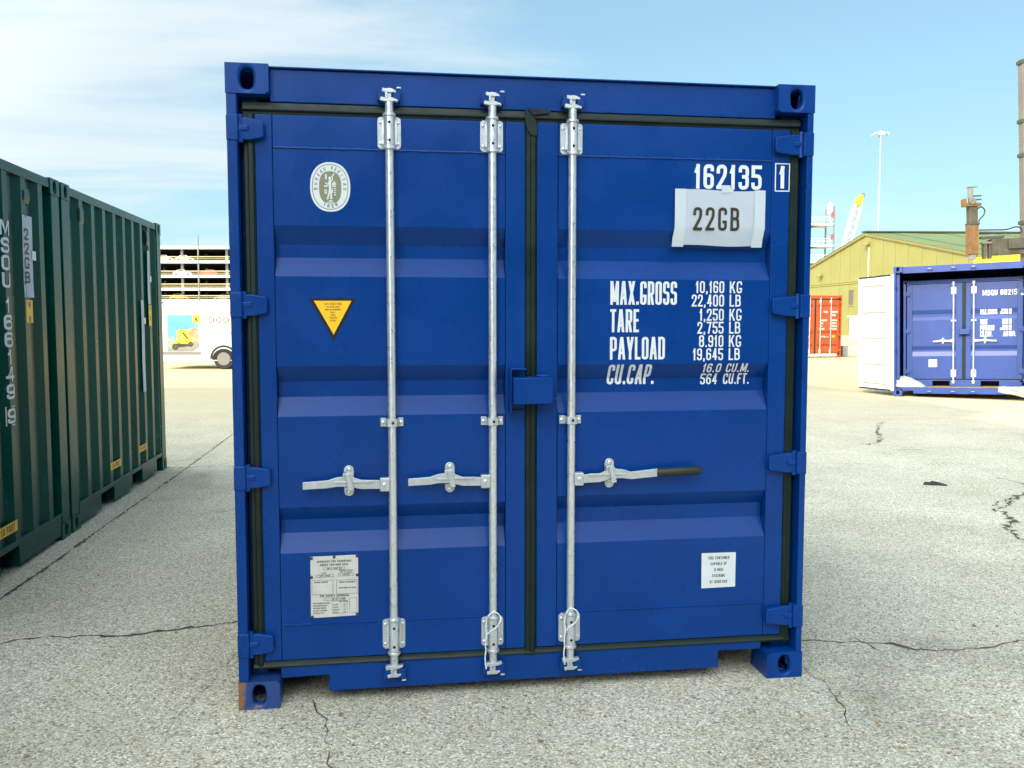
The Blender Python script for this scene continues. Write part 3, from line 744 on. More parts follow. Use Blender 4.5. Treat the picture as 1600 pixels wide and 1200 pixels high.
crack([(0.29,0.07),(0.33,-0.06),(0.35,-0.12),(0.37,-0.19),(0.36,-0.27),(0.38,-0.36),(0.39,-0.46),(0.40,-0.58),(.41,-.8)], .008, 9, gaps=.10)
crack([(6.63,3.81),(6.38,3.66),(6.28,3.61),(6.02,3.36),(5.85,3.22),(5.70,3.12),(5.63,3.05),(5.69,3.01),(5.67,2.92),(5.50,2.66),(5.36,2.53),(5.27,2.37),(5.20,2.22),(5.19,2.12),(5.23,1.98)], .05, 10, jit=.035, gaps=.12)
crack([(5.76,3.24),(5.90,3.35),(6.12,3.52),(6.23,3.56)], .035, 11, jit=.03)
crack([(8.31,9.24),(7.83,8.56),(7.37,7.73),(7.17,7.36),(6.91,7.03),(6.70,6.94),(6.71,7.06)], .04, 12, jit=.05, gaps=.2)
crack([(6.71,6.59),(6.83,6.46),(7.18,6.40)], .02, 13)
crack([(-0.10,0.66),(-0.14,0.47),(-0.16,0.29),(-0.21,0.11),(-0.24,-0.01),(-0.26,-0.10),(-0.24,-0.24)], .007, 14, gaps=.35)
crack([(6.71,4.56),(6.76,4.37),(6.74,4.12),(6.71,3.83)], .02, 15, gaps=.2)

# ================================================================== main blue container
W, H, LN = 2.438, 2.591, 2.991
mainc = thing('shipping_container', 'large blue ten foot container in the centre with white weight lettering and galvanised bars', 'shipping container', (0, 0, 0))
shell(mainc, W, H, LN, 'blue', front='door', rust=True, pockets=((.66, 1.02), (1.97, 2.33)))
# header and sill
mb = MB(); mb.box(.164, W-.158, .045, .12, 2.456, 2.584)
mb.build('door_header', 'blue', mainc, bevel=.004)
MB().box(.10, W-.10, .030, .14, 2.5845, 2.5905).build('header_lip', 'blue', mainc, bevel=.002)
mb = MB(); mb.prism([(.166, .108), (.362, .112), (.360, .042), (2.064, .046), (2.062, .122), (2.262, .120), (2.262, .163), (.166, .163)], 'y', .045, .12)
mb.build('door_sill', 'blue', mainc, bevel=.003)
MB().box(.166, .362, .1205, .24, .104, .112).build('sill_plate', 'blue', mainc); MB().box(2.062, 2.262, .1205, .24, .112, .120).build('sill_plate', 'blue', mainc)
TL = [(1.972, 1.898, 1.846, 1.768), (1.405, 1.340, 1.276, 1.199), (.824, .764, .708, .633)]
TR = [(1.972, 1.901, 1.844, 1.765), (1.403, 1.338, 1.280, 1.200), (.840, .777, .714, .634)]
ldoor = door_leaf(mainc, .103, 1.190, .183, 2.408, .170, 1.107, .332, 2.279, TL, 'blue')
rdoor = door_leaf(mainc, 1.2405, 2.352, .183, 2.410, 1.329, 2.271, .333, 2.276, TR, 'blue')
gasket(ldoor, .058, 1.1895, 2.4085, 2.455); gasket(ldoor, .058, 1.1895, .148, .1825); gasket(ldoor, .057, .1025, .150, 2.4075)
gasket(rdoor, 1.1905, 2.394, 2.4105, 2.455); gasket(rdoor, 1.1905, 2.394, .148, .1825); gasket(rdoor, 2.3525, 2.395, .150, 2.4095)
gasket(rdoor, 1.1905, 1.240, .150, 2.4095)
# folded flap of the seal where the doors meet at the top
mb = MB(); mb.prism([(1.187, 2.460), (1.194, 2.461), (1.232, 2.418), (1.2395, 2.39), (1.2395, 2.352), (1.214, 2.352), (1.195, 2.378), (1.188, 2.41)], 'y', .0335, .0385)
mb.prism([(1.196, 2.464), (1.30, 2.456), (1.285, 2.443), (1.236, 2.437), (1.222, 2.43)], 'y', .031, .036)
mb.build('seal_flap', 'rubber', rdoor, bevel=.002)
for z in (2.343, 1.652, .957, .268): hinge(ldoor, 0, z, 1, 'blue')
for z in (2.343, 1.652, .965, .278): hinge(rdoor, W, z, -1, 'blue', length=.138)
# locking bars
b1 = locking_bar(mainc, .632, .098, 2.517, 1.171)
b2 = locking_bar(mainc, 1.049, .088, 2.516, 1.170)
b3 = locking_bar(mainc, 1.384, .088, 2.515, 1.170)
bar_handle(b1, .919, -1, .362, .178, zr=.931)
bar_handle(b2, .921, -1, .354, .179, zr=.935)
bar_handle(b3, .921, 1, .568, .172, grip=.192, zr=.936)
for bx in (.632, 1.049, 1.384):
    for z0, z1 in ((2.472, 2.508), (.098, .132)):
        mb = MB(); c = (z0+z1)/2
        mb.prism([(bx-.047, z0-.004), (bx-.016, z0), (bx-.016, z1), (bx-.043, z1+.004)], 'y', .004, .0448); mb.build('cam_keeper', 'blue', mainc, bevel=.003)
        mb = MB(); mb.prism([(bx+.014, z0), (bx+.045, z0-.006), (bx+.049, z1+.004), (bx+.014, z1)], 'y', .002, .0448); mb.build('cam_keeper', 'blue', mainc, bevel=.003)
        MB().box(bx+.030, bx+.048, -.002, .020, z1+.005 if z1 > 1 else z0-.012, z1+.012 if z1 > 1 else z0-.007).build('keeper_tip', 'zinc', mainc, bevel=.002)
# cords tied round the lower brackets
for b, dx in ((b2, 0), (b3, .004)):
    pts = [(-.030+dx, -.006, .335), (-.020, -.010, .352), (0, .002, .362), (.022, -.006, .352), (.030, -.010, .330), (.012, -.012, .300), (-.012, -.012, .285), (-.028+dx, -.010, .272), (-.034+dx, -.006, .30), (-.030+dx, -.006, .335)]
    pts2 = [(-.030+dx, -.011, .275), (-.036+dx, -.010, .24), (-.034+dx, -.008, .20), (-.037+dx, -.006, .165), (-.032+dx, -.004, .118)]
    def sm(p, k=4):
        o = []
        for i in range(len(p)-1):
            a, bb, c, d = Vector(p[max(i-1, 0)]), Vector(p[i]), Vector(p[i+1]), Vector(p[min(i+2, len(p)-1)])
            for j in range(k):
                t = j/k; o.append(.5*((2*bb)+(-a+c)*t+(2*a-5*bb+4*c-d)*t*t+(-a+3*bb-3*c+d)*t**3))
        o.append(Vector(p[-1])); return o
    mb = MB(); mb.tube(sm(pts), .0026, 7); mb.tube(sm(pts2), .0030, 7); mb.build('seal_cord', 'cord', b)
# lock box
mb = MB(); y0, y1 = -.052, .034
mb.prism([(1.128, 1.244), (1.282, 1.246), (1.292, 1.254), (1.292, 1.349), (1.282, 1.357), (1.128, 1.355)], 'y', y0, y1)
lb = mb.build('lock_box', 'blue', mainc, bevel=.005, seg=3)
mb = MB(); mb.lathe([(.030, 0), (.032, .004), (.026, .010)], (1.256, -.015, 1.356), 'z', 20); mb.build('lock_box_boss', 'blue', lb)
mb = MB(); mb.box(1.1195, 1.1265, -.010, .0448, 1.206, 1.384); mb.box(1.1195, 1.188, -.008, .0448, 1.3845, 1.3915); mb.box(1.1275, 1.188, .030, .0448, 1.206, 1.214)
mb.build('lock_box_bracket', 'blue', mainc, bevel=.002)
mb = MB(); mb.tube([(1.292, .02, 1.268), (1.302, .0, 1.262), (1.316, -.005, 1.262), (1.322, 0, 1.272), (1.326, .01, 1.285)], .0035, 8); mb.build('lock_box_hook', 'blue', lb)

# lettering on the right door
surfR = lambda off: (lambda x, z, l: (x, (door_y(z, TR)+.002 if 1.33 < x < 2.27 else YD) - off - .00025*l, z))
def lettering(parent, items, fn, m='paint_w', name='lettering', maxseg=.014):
    for (s, x, z, h, cw, gap, t, al) in items:
        mb = MB(); text(mb, s, x, z, h, cw, gap, t, fn, maxseg, al); mb.build(name, m, parent, smooth=False)
f = surfR(.0012)
lettering(rdoor, [('162135', 1.921, 2.152, .104, .0465, .0118, .0152, 'l')], f)
mb = MB(); text(mb, '1', 2.303, 2.160, .096, .042, .01, .0165, f); mb.build('check_digit', 'paint_w', rdoor, smooth=False); mb = MB()
for q in ((2.283, 2.351, 2.147, 2.1515), (2.283, 2.351, 2.2635, 2.268)): mb.quad((q[0], YD-.0012, q[2]), (q[1], YD-.0012, q[2]), (q[1], YD-.0012, q[3]), (q[0], YD-.0012, q[3]))
for q in ((2.283, 2.2878), (2.3462, 2.351)): mb.quad((q[0], YD-.0014, 2.150), (q[1], YD-.0014, 2.150), (q[1], YD-.0014, 2.265), (q[0], YD-.0014, 2.265))
mb.build('check_digit_frame', 'paint_w', rdoor, smooth=False)
big = [('MAX.GROSS', 1.557, 1.657, .100, .0285, .0052, .0112, 'l'), ('TARE', 1.557, 1.540, .098, .0290, .0052, .0112, 'l'),
       ('PAYLOAD', 1.557, 1.423, .097, .0300, .0052, .0112, 'l'), ('CU.CAP.', 1.555, 1.314, .088, .0295, .0060, .0112, 'l')]
small = []
for i, (a, b) in enumerate((('10,160', 'KG'), ('22,400', 'LB'), ('1,250', 'KG'), ('2,755', 'LB'), ('8.910', 'KG'), ('19,645', 'LB'))):
    z = (1.708, 1.650, 1.589, 1.533, 1.475, 1.418)[i]
    small += [(a, 2.063, z, .0515, .0225, .0048, .0068, 'r'), (b, 2.088, z, .0515, .0245, .0055, .0068, 'l')]
small += [('16.0', 2.060, 1.3635, .040, .0225, .0048, .0066, 'r'), ('CU.M.', 2.084, 1.3635, .040, .0215, .0048, .0066, 'l'),
          ('564', 2.054, 1.310, .048, .0225, .0048, .0068, 'r'), ('CU.FT.', 2.082, 1.310, .048, .0210, .0048, .0068, 'l')]
lettering(rdoor, big, f); lettering(rdoor, small, f, name='weight_figures')

# taped paper with 22GB over the number
def paper_y(z): return YD-.004 + (max(0, 1.985-z)*.22 if z < 1.985 else 0)
def prow(z, xa, xb, n=14):
    return [(xa+(xb-xa)*k/n, paper_y(z)-.0012*math.sin(k*.9+z*23)*(.4+.6*(z < 1.98)) - .001, z + .003*math.sin(k*.5)) for k in range(n+1)]
mb = MB(); zs = [2.146, 2.12, 2.08, 2.04, 2.0, 1.985, 1.96, 1.935, 1.912]
rows = []
for z in zs:
    k = (2.146-z)/(2.146-1.912); xa = 1.838 + .003*math.sin(z*40) - (.008*max(0, k-.6)/.4); xb = 2.237 - .004*k - .016*max(0, k-.55)/.45
    rows.append(prow(z, xa, xb))
mb.grid(rows); paper = mb.build('paper_notice', 'paper', rdoor)
mb = MB()
for xa, xb, zb in ((1.834, 1.884, 1.906), (2.190, 2.2385, 1.906)):
    mb.grid([[(xa+(xb-xa)*k/4 - (.006 if z < 1.95 else 0), paper_y(z)-.0042+.0008*math.sin(k+z*30), z) for k in range(5)] for z in (2.149, 2.1, 2.05, 2.0, 1.985, 1.94, zb)]); mb.build('tape_strip', 'tape', paper); mb = MB()
mb.grid([[(xa, YD-.0068, z) for xa in (2.042, 2.062, 2.080)] for z in (2.168, 2.15, 2.135)]); mb.grid([[(xa, YD-.0072, z) for xa in (2.052, 2.075, 2.094)] for z in (2.156, 2.146, 2.138)])
mb.build('tape_strip', 'tape', paper)
fp = lambda x, z, l: (x, paper_y(z)-.0034-.0002*l, z)
lettering(paper, [('22GB', 1.916, 1.9745, .099, .0400, .0155, .0125, 'l')], fp, 'inkbrown')

# white stacking sticker
mb = MB(); mb.quad((1.980, YD-.0000, .409), (2.136, YD-.0000, .411), (2.137, YD-.0000, .566), (1.979, YD-.0000, .567)); st = mb.build('stacking_sticker', 'sticker', rdoor, smooth=False)
fs = lambda x, z, l: (x, YD-.0006-.0002*l, z)
lettering(st, [('THIS CONTAINER', 2.058, .537, .0135, .0064, .0018, .0022, 'c'), ('CAPABLE OF', 2.058, .511, .0135, .0064, .0018, .0022, 'c'), ('6 HIGH', 2.058, .484, .0135, .0064, .0018, .0022, 'c'),
               ('STACKING', 2.058, .457, .0135, .0064, .0018, .0022, 'c'), ('AT 10160 KGS', 2.058, .430, .0135, .0060, .0018, .0022, 'c')], fs, 'ink_grey', maxseg=None)

# warning triangle on the left door
fl = lambda off: (lambda x, z, l: (x, YD+.002-off-.0002*l, z))
tri = [(.304, 1.680), (.492, 1.680), (.400, 1.508)]
mb = MB(); mb.prism(tri, 'y', YD+.0005, YD+.0018); tr_ = mb.build('warning_triangle', 'black', ldoor, smooth=False)
c = Vector((.3985, 1.6205)); mb = MB(); mb.poly([(c.x+(p[0]-c.x)*.80, YD-.0002, c.y+(p[1]-c.y)*.80+.0022) for p in tri]); mb.build('warning_face', 'warn', tr_, smooth=False)
lettering(tr_, [('ATTENTION', .3985, 1.6525, .0095, .0055, .0030, .0018, 'c'), ('THE CONTAINER', .3985, 1.642, .0060, .0034, .0012, .0013, 'c'), ('MUST BE REPAIRED', .3985, 1.631, .0065, .0032, .0011, .0014, 'c'),
                ('ONLY', .3985, 1.620, .0065, .0040, .0015, .0014, 'c'), ('WITH', .3985, 1.609, .0062, .0038, .0014, .0014, 'c'), ('CORTEN', .3985, 1.598, .0066, .0040, .0014, .0014, 'c'), ('STEEL', .3985, 1.587, .0062, .0040, .0014, .0014, 'c')],
          lambda x, z, l: (x, YD-.0006-.0002*l, z), 'ink_dull', maxseg=None)

# oval classification emblem
def oval(cx_, cz_, a, b, y, n=48, e=2.25):
    P = []
    for k in range(n):
        t = 2*math.pi*k/n; ca, sa = math.cos(t), math.sin(t)
        P.append((cx_+a*abs(ca)**(2/e)*(1 if ca > 0 else -1), y, cz_+b*abs(sa)**(2/e)*(1 if sa > 0 else -1)))
    return P
ex_, ez_ = .3945, 2.1268
mb = MB(); mb.poly(oval(ex_, ez_, .0795, .0985, YD+.0004)); em = mb.build('emblem_sticker', 'sticker', ldoor, smooth=False)
def ring(mb, a, b, w, y):
    A = oval(ex_, ez_, a, b, y); B = oval(ex_, ez_, a-w, b-w, y); n = len(A)
    for k in range(n): mb.quad(A[k], A[(k+1) % n], B[(k+1) % n], B[k])
mb = MB(); ring(mb, .0715, .0900, .0022, YD-.0002)
def arc_text(mb, s, a, b, t0, t1, h, cw, t, y, inward=False):
    n = len(s)
    for i, ch in enumerate(s):
        if ch == ' ': continue
        th = R(t0+(t1-t0)*i/(n-1)); px, pz = ex_+a*math.cos(th), ez_+b*math.sin(th)
        rot = th-math.pi/2 + (math.pi if inward else 0); cr, sr = math.cos(rot), math.sin(rot); ww = cw*WID.get(ch, 1)
        text(mb, ch, -ww/2, -h/2, h, cw, 0, t, lambda u, v, l: (px+u*cr-v*sr, y-.0002*l, pz+u*sr+v*cr))
arc_text(mb, 'BUREAU VERITAS', .0585, .0765, 186, -6, .0135, .0078, .0020, YD-.0003)
arc_text(mb, '1828', .0585, .0765, 246, 294, .0125, .0085, .0022, YD-.0003, True)
mb.build('emblem_ring', 'ink_grey', em, smooth=False)
mb = MB(); mb.poly(oval(ex_, ez_-.002, .0440, .0640, YD-.0002, e=2.6)); mb.build('emblem_field', 'olive', em, smooth=False)
mb = MB(); fe = lambda u, v, l: (ex_+u, YD-.0006-.0002*l, ez_+v)
strokes = [([(-.001,.028),(-.001,-.004)], .010), ([(-.001,-.002),(-.004,-.022),(-.012,-.050)], .0065), ([(.001,-.004),(.003,-.024),(.004,-.042),(.000,-.046)], .0065),
           ([(-.001,.022),(-.010,.010),(-.020,.017)], .0042), ([(.002,.022),(.010,.030),(.007,.042),(.017,.054)], .0042), ([(-.0165,.050),(-.0165,.030)], .0062),
           ([(-.024,.003),(-.010,.003)], .0055), ([(.008,.003),(.022,.003)], .0055), ([(.008,.012),(.023,.012)], .0075), ([(.011,.019),(.020,.019)], .0050),
           ([(-.021,-.008),(-.021,-.026),(-.015,-.026),(-.015,-.010)], .0036), ([(.0085,-.006),(.0085,-.024)], .0038), ([(.015,-.006),(.022,-.006)], .004), ([(.015,-.014),(.022,-.014)], .004), ([(.015,-.022),(.022,-.022)], .004), ([(.0145,-.031),(.0225,-.031)], .005),
           ([(-.002,-.045),(.008,-.045)], .006), ([(-.006,-.054),(.010,-.054)], .003), ([(-.013,-.061),(.014,-.061)], .0035), ([(.001,-.053),(.001,-.063)], .0035)]
for li, (p, w) in enumerate(strokes): ribbon(mb, [Vector(q) for q in p], False, w, fe, li*.15)
hd = [(ex_-.0015+.0055*math.cos(2*math.pi*k/14), YD-.0014, ez_+.0345+.0065*math.sin(2*math.pi*k/14)) for k in range(14)]; mb.poly(hd)
mb.build('emblem_figure', 'sticker', em, smooth=False)

# approval plate
mb = MB(); mb.prism([(.291, .357), (.485, .361), (.487, .618), (.292, .616)], 'y', YD-.0015, YD+.0015); pl = mb.build('approval_plate', 'plate', ldoor, bevel=.001)
yb_ = YD-.0021
mb = MB(); rv = [(.297, .610), (.389, .613), (.482, .613), (.296, .530), (.482, .533), (.297, .363), (.480, .368)]
rivets(pl, rv, .0062, YD-.0015, 'darkc')
items = [('APPROVED FOR TRANSPORT', .389, .590, .0085, .0052, .0016, .0019, 'c'), ('UNDER CUSTOMS SEAL', .389, .576, .0085, .0052, .0016, .0019, 'c'), ('GB-C 1097 BV', .389, .561, .006, .0042, .0014, .0013, 'c'),
         ('TYPE', .346, .543, .0052, .004, .0014, .0012, 'c'), ('10FT 2022', .350, .531, .0062, .0042, .0014, .0013, 'c'), ('MANUFACTURERS', .437, .552, .0050, .0032, .0011, .0011, 'c'), ('NO. OF SERIES', .437, .544, .0050, .0032, .0011, .0011, 'c'), ('162135', .437, .533, .0058, .004, .0012, .0012, 'c'),
         ('OWNER 162135', .334, .5045, .0062, .004, .0012, .0014, 'c'), ('TIMBER COMPONENT', .440, .502, .0058, .0035, .0010, .0014, 'c'), ('TREATMENT IM 2022', .442, .478, .0058, .0035, .0010, .0014, 'c'),
         ('CSC SAFETY APPROVAL', .389, .4445, .0088, .0052, .0016, .0020, 'c'), ('GB-BV 11280', .405, .432, .0058, .0042, .0014, .0013, 'c'), ('03 2022', .425, .420, .0055, .004, .0014, .0013, 'c')]
for k, s in enumerate(('DATE MANUFACTURED', 'IDENTIFICATION NO', 'MAXIMUM GROSS', 'ALLOW. STACKING', 'RACKING TEST')):
    items.append((s, .301, .4165-.0105*k, .0052, .0032, .0009, .0013, 'l'))
for k, (a, b) in enumerate((('10160', 'KG'), ('22400', 'LB'), ('192000', 'KG'), ('15240', 'KG'))): items += [(a, .3825, .4075-.0105*k, .0052, .0033, .001, .0013, 'l'), (b, .425, .4075-.0105*k, .0052, .0033, .001, .0013, 'l')]
lettering(pl, items, lambda x, z, l: (x, yb_-.0001*l, z), 'ink_grey', maxseg=None)
mb = MB()
def lr(x0, x1, z0, z1, t=.0012):
    for q in ((x0, x1, z0, z0+t), (x0, x1, z1-t, z1)): mb.quad((q[0], yb_, q[2]), (q[1], yb_, q[2]), (q[1], yb_, q[3]), (q[0], yb_, q[3]))
    for q in ((x0, x0+t), (x1-t, x1)): mb.quad((q[0], yb_, z0+t), (q[1], yb_, z0+t), (q[1], yb_, z1-t), (q[0], yb_, z1-t))
for q in ((.345, .433, .5585, .569), (.314, .386, .5285, .5395), (.404, .468, .5305, .541), (.296, .383, .455, .516), (.396, .482, .455, .514), (.345, .430, .429, .4405), (.378, .440, .373, .427), (.449, .480, .372, .437)): lr(*q)
mb.build('plate_rule', 'ink_grey', pl, smooth=False)

# ================================================================== green containers on the left
def green_container(y0, label, kind):
    t = thing('shipping_container', label, 'shipping container', (-1.70-W, y0, 0), 0, 'green containers lined up end to end')
    shell(t, W, H, LN, 'green', pockets=((.72, 1.09), (1.66, 2.02), (2.58, 2.80)) if kind == 2 else ((.72, 1.02), (1.75, 2.05)), front='closed', rail_h=.155, phase=.11 if kind == 1 else 0)
    X = W
    prof = corr_profile(.16, LN-.16, phase=.11 if kind == 1 else 0)
    def depth(y):
        for (a, da), (b, db) in zip(prof[:-1], prof[1:]):
            if a <= y <= b: return da+(db-da)*(y-a)/max(b-a, 1e-6)
        return 0
    surf = lambda off: (lambda u, v, l: (X-.012-depth(u)+off+.0003*l, u, v))
    return t, surf, depth
ga, sa_, da_ = green_container(.305, 'dark green container nearest at the left edge with white vertical number lettering', 1)
gb, sb_, db_ = green_container(3.340, 'dark green container second in the row, beyond the gap, with blank white papers', 2)
# vertical number on the near one (letters upright, one above the other)
mb = MB(); z = 2.215
fA = lambda u, v, l: (W-.012-da_(u)+.002+.0003*l, u, v)
for ch in 'MSOU 166149 9':
    if ch == ' ': z -= .045; mb.build('lettering', 'paint_w', ga, smooth=False); mb = MB(); continue
    zt = z-.098
    w_ = .084 if ch == 'M' else .092
    text(mb, ch, 2.030-w_*WID.get(ch, 1)/2*.9, zt, .094, w_, 0, .017, fA, .02)
    z -= .1085
zl = z+.1085-.104
mb.build('check_digit', 'paint_w', ga, smooth=False)
mb = MB()
for a, b, c, d in ((1.975, 2.095, zl-.008, zl-.002), (1.975, 2.095, zl+.107, zl+.113)): mb.grid([[fA(u, v, 0) for u in (a, (a+b)/2, b)] for v in (c, d)])
for a, b in ((1.975, 1.983), (2.087, 2.095)): mb.grid([[fA(u, v, 1) for u in (a, b)] for v in (zl-.002, zl+.107)])
mb.build('check_digit_frame', 'paint_w', ga, smooth=False)
def paper_strip(parent, X, u0, u1, z0, z1, txt=None, tab=None, name='paper_notice'):
    mb = MB(); mb.grid([[(X-.0105+.002*math.sin(k*1.3+z*9), u0+(u1-u0)*k/5, z) for k in range(6)] for z in [z0+(z1-z0)*j/6 for j in range(7)]])
    p = mb.build(name, 'paper', parent)
    if tab:
        mb = MB(); mb.grid([[(X-.0075, u, z) for u in (u1-.02, u1+.05)] for z in (tab-.03, tab+.03)]); mb.build('tape_strip', 'tape', p, smooth=False)
    if txt:
        mb = MB(); zz_ = z1-.085; uu = u0+.055
        for ch in txt:
            text(mb, ch, uu-.035, zz_-.075, .075, .075, 0, .013, lambda u, v, l: (X-.0072+.0003*l, u, v)); zz_ -= .094
        mb.build('lettering', 'ink', p, smooth=False)
    return p
paper_strip(ga, W, 2.305, 2.470, 1.740, 2.275, '22GB', 2.02)
def ylabel(parent, u0, u1, z0, z1, lines, ch=.03, vert=False, name='height_label'):
    mb = MB(); mb.box(W-.0115, W-.0098, u0, u1, z0, z1); p = mb.build(name, 'label_y', parent, smooth=False)
    mb = MB(); fn = lambda u, v, l: (W-.0090+.0003*l, u, v)
    if vert:
        zz_ = z1-.012
        for c_ in lines: text(mb, c_, (u0+u1)/2-ch*.4, zz_-ch, ch, ch*.9, 0, ch*.2, fn); zz_ -= ch*1.35
    else: text(mb, lines, (u0+u1)/2, (z0+z1)/2-ch/2, ch, ch*.62, ch*.18, ch*.2, fn, None, 'c')
    mb.build('lettering', 'ink', p, smooth=False); return p
ylabel(ga, 2.325, 2.435, 1.572, 1.722, '8 6', .036, True)
ylabel(ga, 1.745, 2.045, .258, .325, '10 FOOT', .044)
paper_strip(gb, W, 2.445, 2.530, 1.745, 2.280, None, 2.0); paper_strip(gb, W, 2.160, 2.262, .885, 1.780, None, 1.58)
ylabel(gb, 2.450, 2.560, 1.530, 1.735, '8 6', .036, True)
ylabel(gb, 1.02, 1.325, .300, .362, '10 FOOT', .044); ylabel(gb, 1.955, 2.215, .318, .378, '10 FOOT', .044)
# ventilators
def vent(parent, u0, u1, z0, z1):
    mb = MB(); c = (z0+z1)/2
    mb.prism([(W-.046, z0), (W-.014, z0+.02), (W-.006, z0+.05), (W-.006, z1-.05), (W-.014, z1-.02), (W-.046, z1)], 'y', u0, u1)
    o = mb.build('ventilator', 'green', parent, bevel=.008)
    mb = MB(); mb.box(W-.0475, W-.010, u0-.0125, u0-.0005, z0+.04, z1-.04); mb.build('vent_slot', 'black', o, smooth=False)
def vent2(parent, u0, u1, z0, z1): vent(parent, u0, u1, z0, z1)
vent2(ga, 2.345, 2.450, 2.335, 2.475); vent2(gb, .415, .520, 2.315, 2.490); vent2(gb, 2.44, 2.53, 2.315, 2.49)

# ================================================================== open container on the right with a smaller one inside
SR = 1.025
def tilt(o, ang, t, s=1.0):
    o.rotation_mode = 'XYZ'; o.rotation_euler = (0, -t, -ang); o.scale = (s, s, s)
outer = thing('shipping_container', 'open blue container on the right with white-lined door swung back', 'shipping container', (11.11, 13.57, .015))
tilt(outer, R(37), R(1.6), SR)
Lo = 2.991
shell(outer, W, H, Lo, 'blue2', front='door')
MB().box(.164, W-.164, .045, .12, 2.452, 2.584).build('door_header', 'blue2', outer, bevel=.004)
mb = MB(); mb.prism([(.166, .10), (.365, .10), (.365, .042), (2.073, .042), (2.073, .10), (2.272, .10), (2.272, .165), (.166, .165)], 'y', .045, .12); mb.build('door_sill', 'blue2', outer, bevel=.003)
for bx in (.66, 1.08, 1.43):
    for zc in (2.512, .080):
        MB().box(bx-.045, bx-.018, .004, .0448, zc-.018, zc+.018).build('cam_keeper', 'blue2', outer, bevel=.002); MB().box(bx+.015, bx+.045, .004, .0448, zc-.018, zc+.018).build('cam_keeper', 'blue2', outer, bevel=.002); MB().box(bx-.03, bx+.03, .0, .006, zc+.012, zc+.020).build('keeper_lip', 'zinc', outer)
# doors swung back; white inner faces
def open_door(hx, ang, s):
    e = bpy.data.objects.new('door', None); COL.objects.link(e); e.parent = outer; e.location = (hx, -.03, 0); e.rotation_euler = (0, 0, ang)
    e.empty_display_size = .1
    # leaf runs along local +X from the hinge; inner face towards -Y, mirrored for the left leaf
    e.scale = (1, -1 if s > 0 else 1, 1)
    mb = MB(); mb.box(.02, 1.15, 0, .05, .12, 2.42); mb.build('door_leaf', 'door_in', e, bevel=.006)
    for z in (2.27, 1.72, 1.19, .65, .25):
        mb = MB(); mb.prism([(-.0005, z-.045), (-.032, z-.012), (-.032, z+.018), (-.0005, z+.045)], 'x', .14, 1.03); mb.build('door_rib', 'door_in', e, bevel=.003)
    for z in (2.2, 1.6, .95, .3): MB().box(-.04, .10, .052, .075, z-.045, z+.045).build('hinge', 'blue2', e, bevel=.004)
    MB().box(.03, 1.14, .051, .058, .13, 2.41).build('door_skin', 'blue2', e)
    for x in (.25, .72):
        MB().tube([(x, .085, .16), (x, .085, 2.40)], .016, 10).build('locking_bar', 'galv', e)
        for z in (2.44, .09): MB().box(x-.035, x+.035, .06, .10, z-.02, z+.02).build('cam', 'galv', e, bevel=.003)
    for q in ((.0, .0195, .10, 2.44), (.02, 1.15, 2.421, 2.445), (.02, 1.15, .095, .119), (1.1505, 1.17, .095, 2.445)):
        MB().box(q[0], q[1], -.012, .055, q[2], q[3]).build('door_seal', 'rubber' if q[1]-q[0] > .5 else 'door_in', e)
    return e
# leaf direction measured in container space
open_door(-.03, R(129.5), 1)
eR = open_door(W+.03, R(10), -1)

inner = thing('shipping_container', 'smaller blue container with closed doors nested inside the open blue container', 'shipping container', (0, 0, 0))
ang_ = R(37); Xo = Vector((math.cos(ang_), -math.sin(ang_), 0)); Yo = Vector((math.sin(ang_), math.cos(ang_), 0))
inner.location = Vector((11.11, 13.57, .015)) + (Xo*.14 + Yo*.42 + Vector((0, 0, .170)))*SR
tilt(inner, ang_, R(1.6), SR)
Wi, Hi, Li = 2.20, 2.15, 1.9
def small_container(root, w, h, l, m, sill=.115):
    for x, sx in ((0, 1), (w, -1)):
        for y, sy in ((0, 1), (l, -1)):
            for z, sz in ((0, 1), (h, -1)): casting(root, 'corner_casting', x, y, z, sx, sy, sz, m, .10, .12, .09, .005)
            a, b = sorted((x+sx*.004, x+sx*.05)); c, d = sorted((y+sy*.004, y+sy*.08)); MB().box(a, b, c, d, .091, h-.091).build('corner_post', m, root, bevel=.003)
        prof = corr_profile(.06, l-.06); mb = MB(); mb.grid([[(x+sx*(.01+d), y, z) for y, d in prof] for z in (.1, h-.05)]); mb.build('side_wall', m, root, smooth=False)
        a, b = sorted((x+sx*.004, x+sx*.05)); MB().box(a, b, .12, l-.12, h-.06, h-.008).build('top_side_rail', m, root); MB().box(a, b, .12, l-.12, .01, .11).build('bottom_side_rail', m, root)
    MB().box(.10, w-.10, .02, .08, h-.075, h-.006).build('door_header', m, root, bevel=.003)
    MB().box(.05, w-.05, l-.07, l-.02, .02, h-.02).build('end_wall', m, root); MB().box(.05, w-.05, .1, l-.07, h-.03, h-.01).build('roof', m, root); MB().box(.05, w-.05, .1, l-.07, .115, .14).build('floor', 'timber', root)
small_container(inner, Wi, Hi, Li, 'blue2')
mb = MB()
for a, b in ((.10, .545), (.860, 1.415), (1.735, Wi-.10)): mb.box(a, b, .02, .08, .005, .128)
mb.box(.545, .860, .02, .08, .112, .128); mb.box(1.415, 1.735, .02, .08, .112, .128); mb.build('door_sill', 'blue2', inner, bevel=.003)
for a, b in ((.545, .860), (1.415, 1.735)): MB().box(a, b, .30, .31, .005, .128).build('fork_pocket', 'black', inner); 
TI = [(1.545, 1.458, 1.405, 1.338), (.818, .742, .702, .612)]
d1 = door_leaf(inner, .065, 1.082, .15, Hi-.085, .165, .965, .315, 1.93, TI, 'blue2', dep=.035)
d2 = door_leaf(inner, 1.142, Wi-.065, .15, Hi-.085, 1.235, Wi-.16, .315, 1.93, TI, 'blue2', dep=.035)
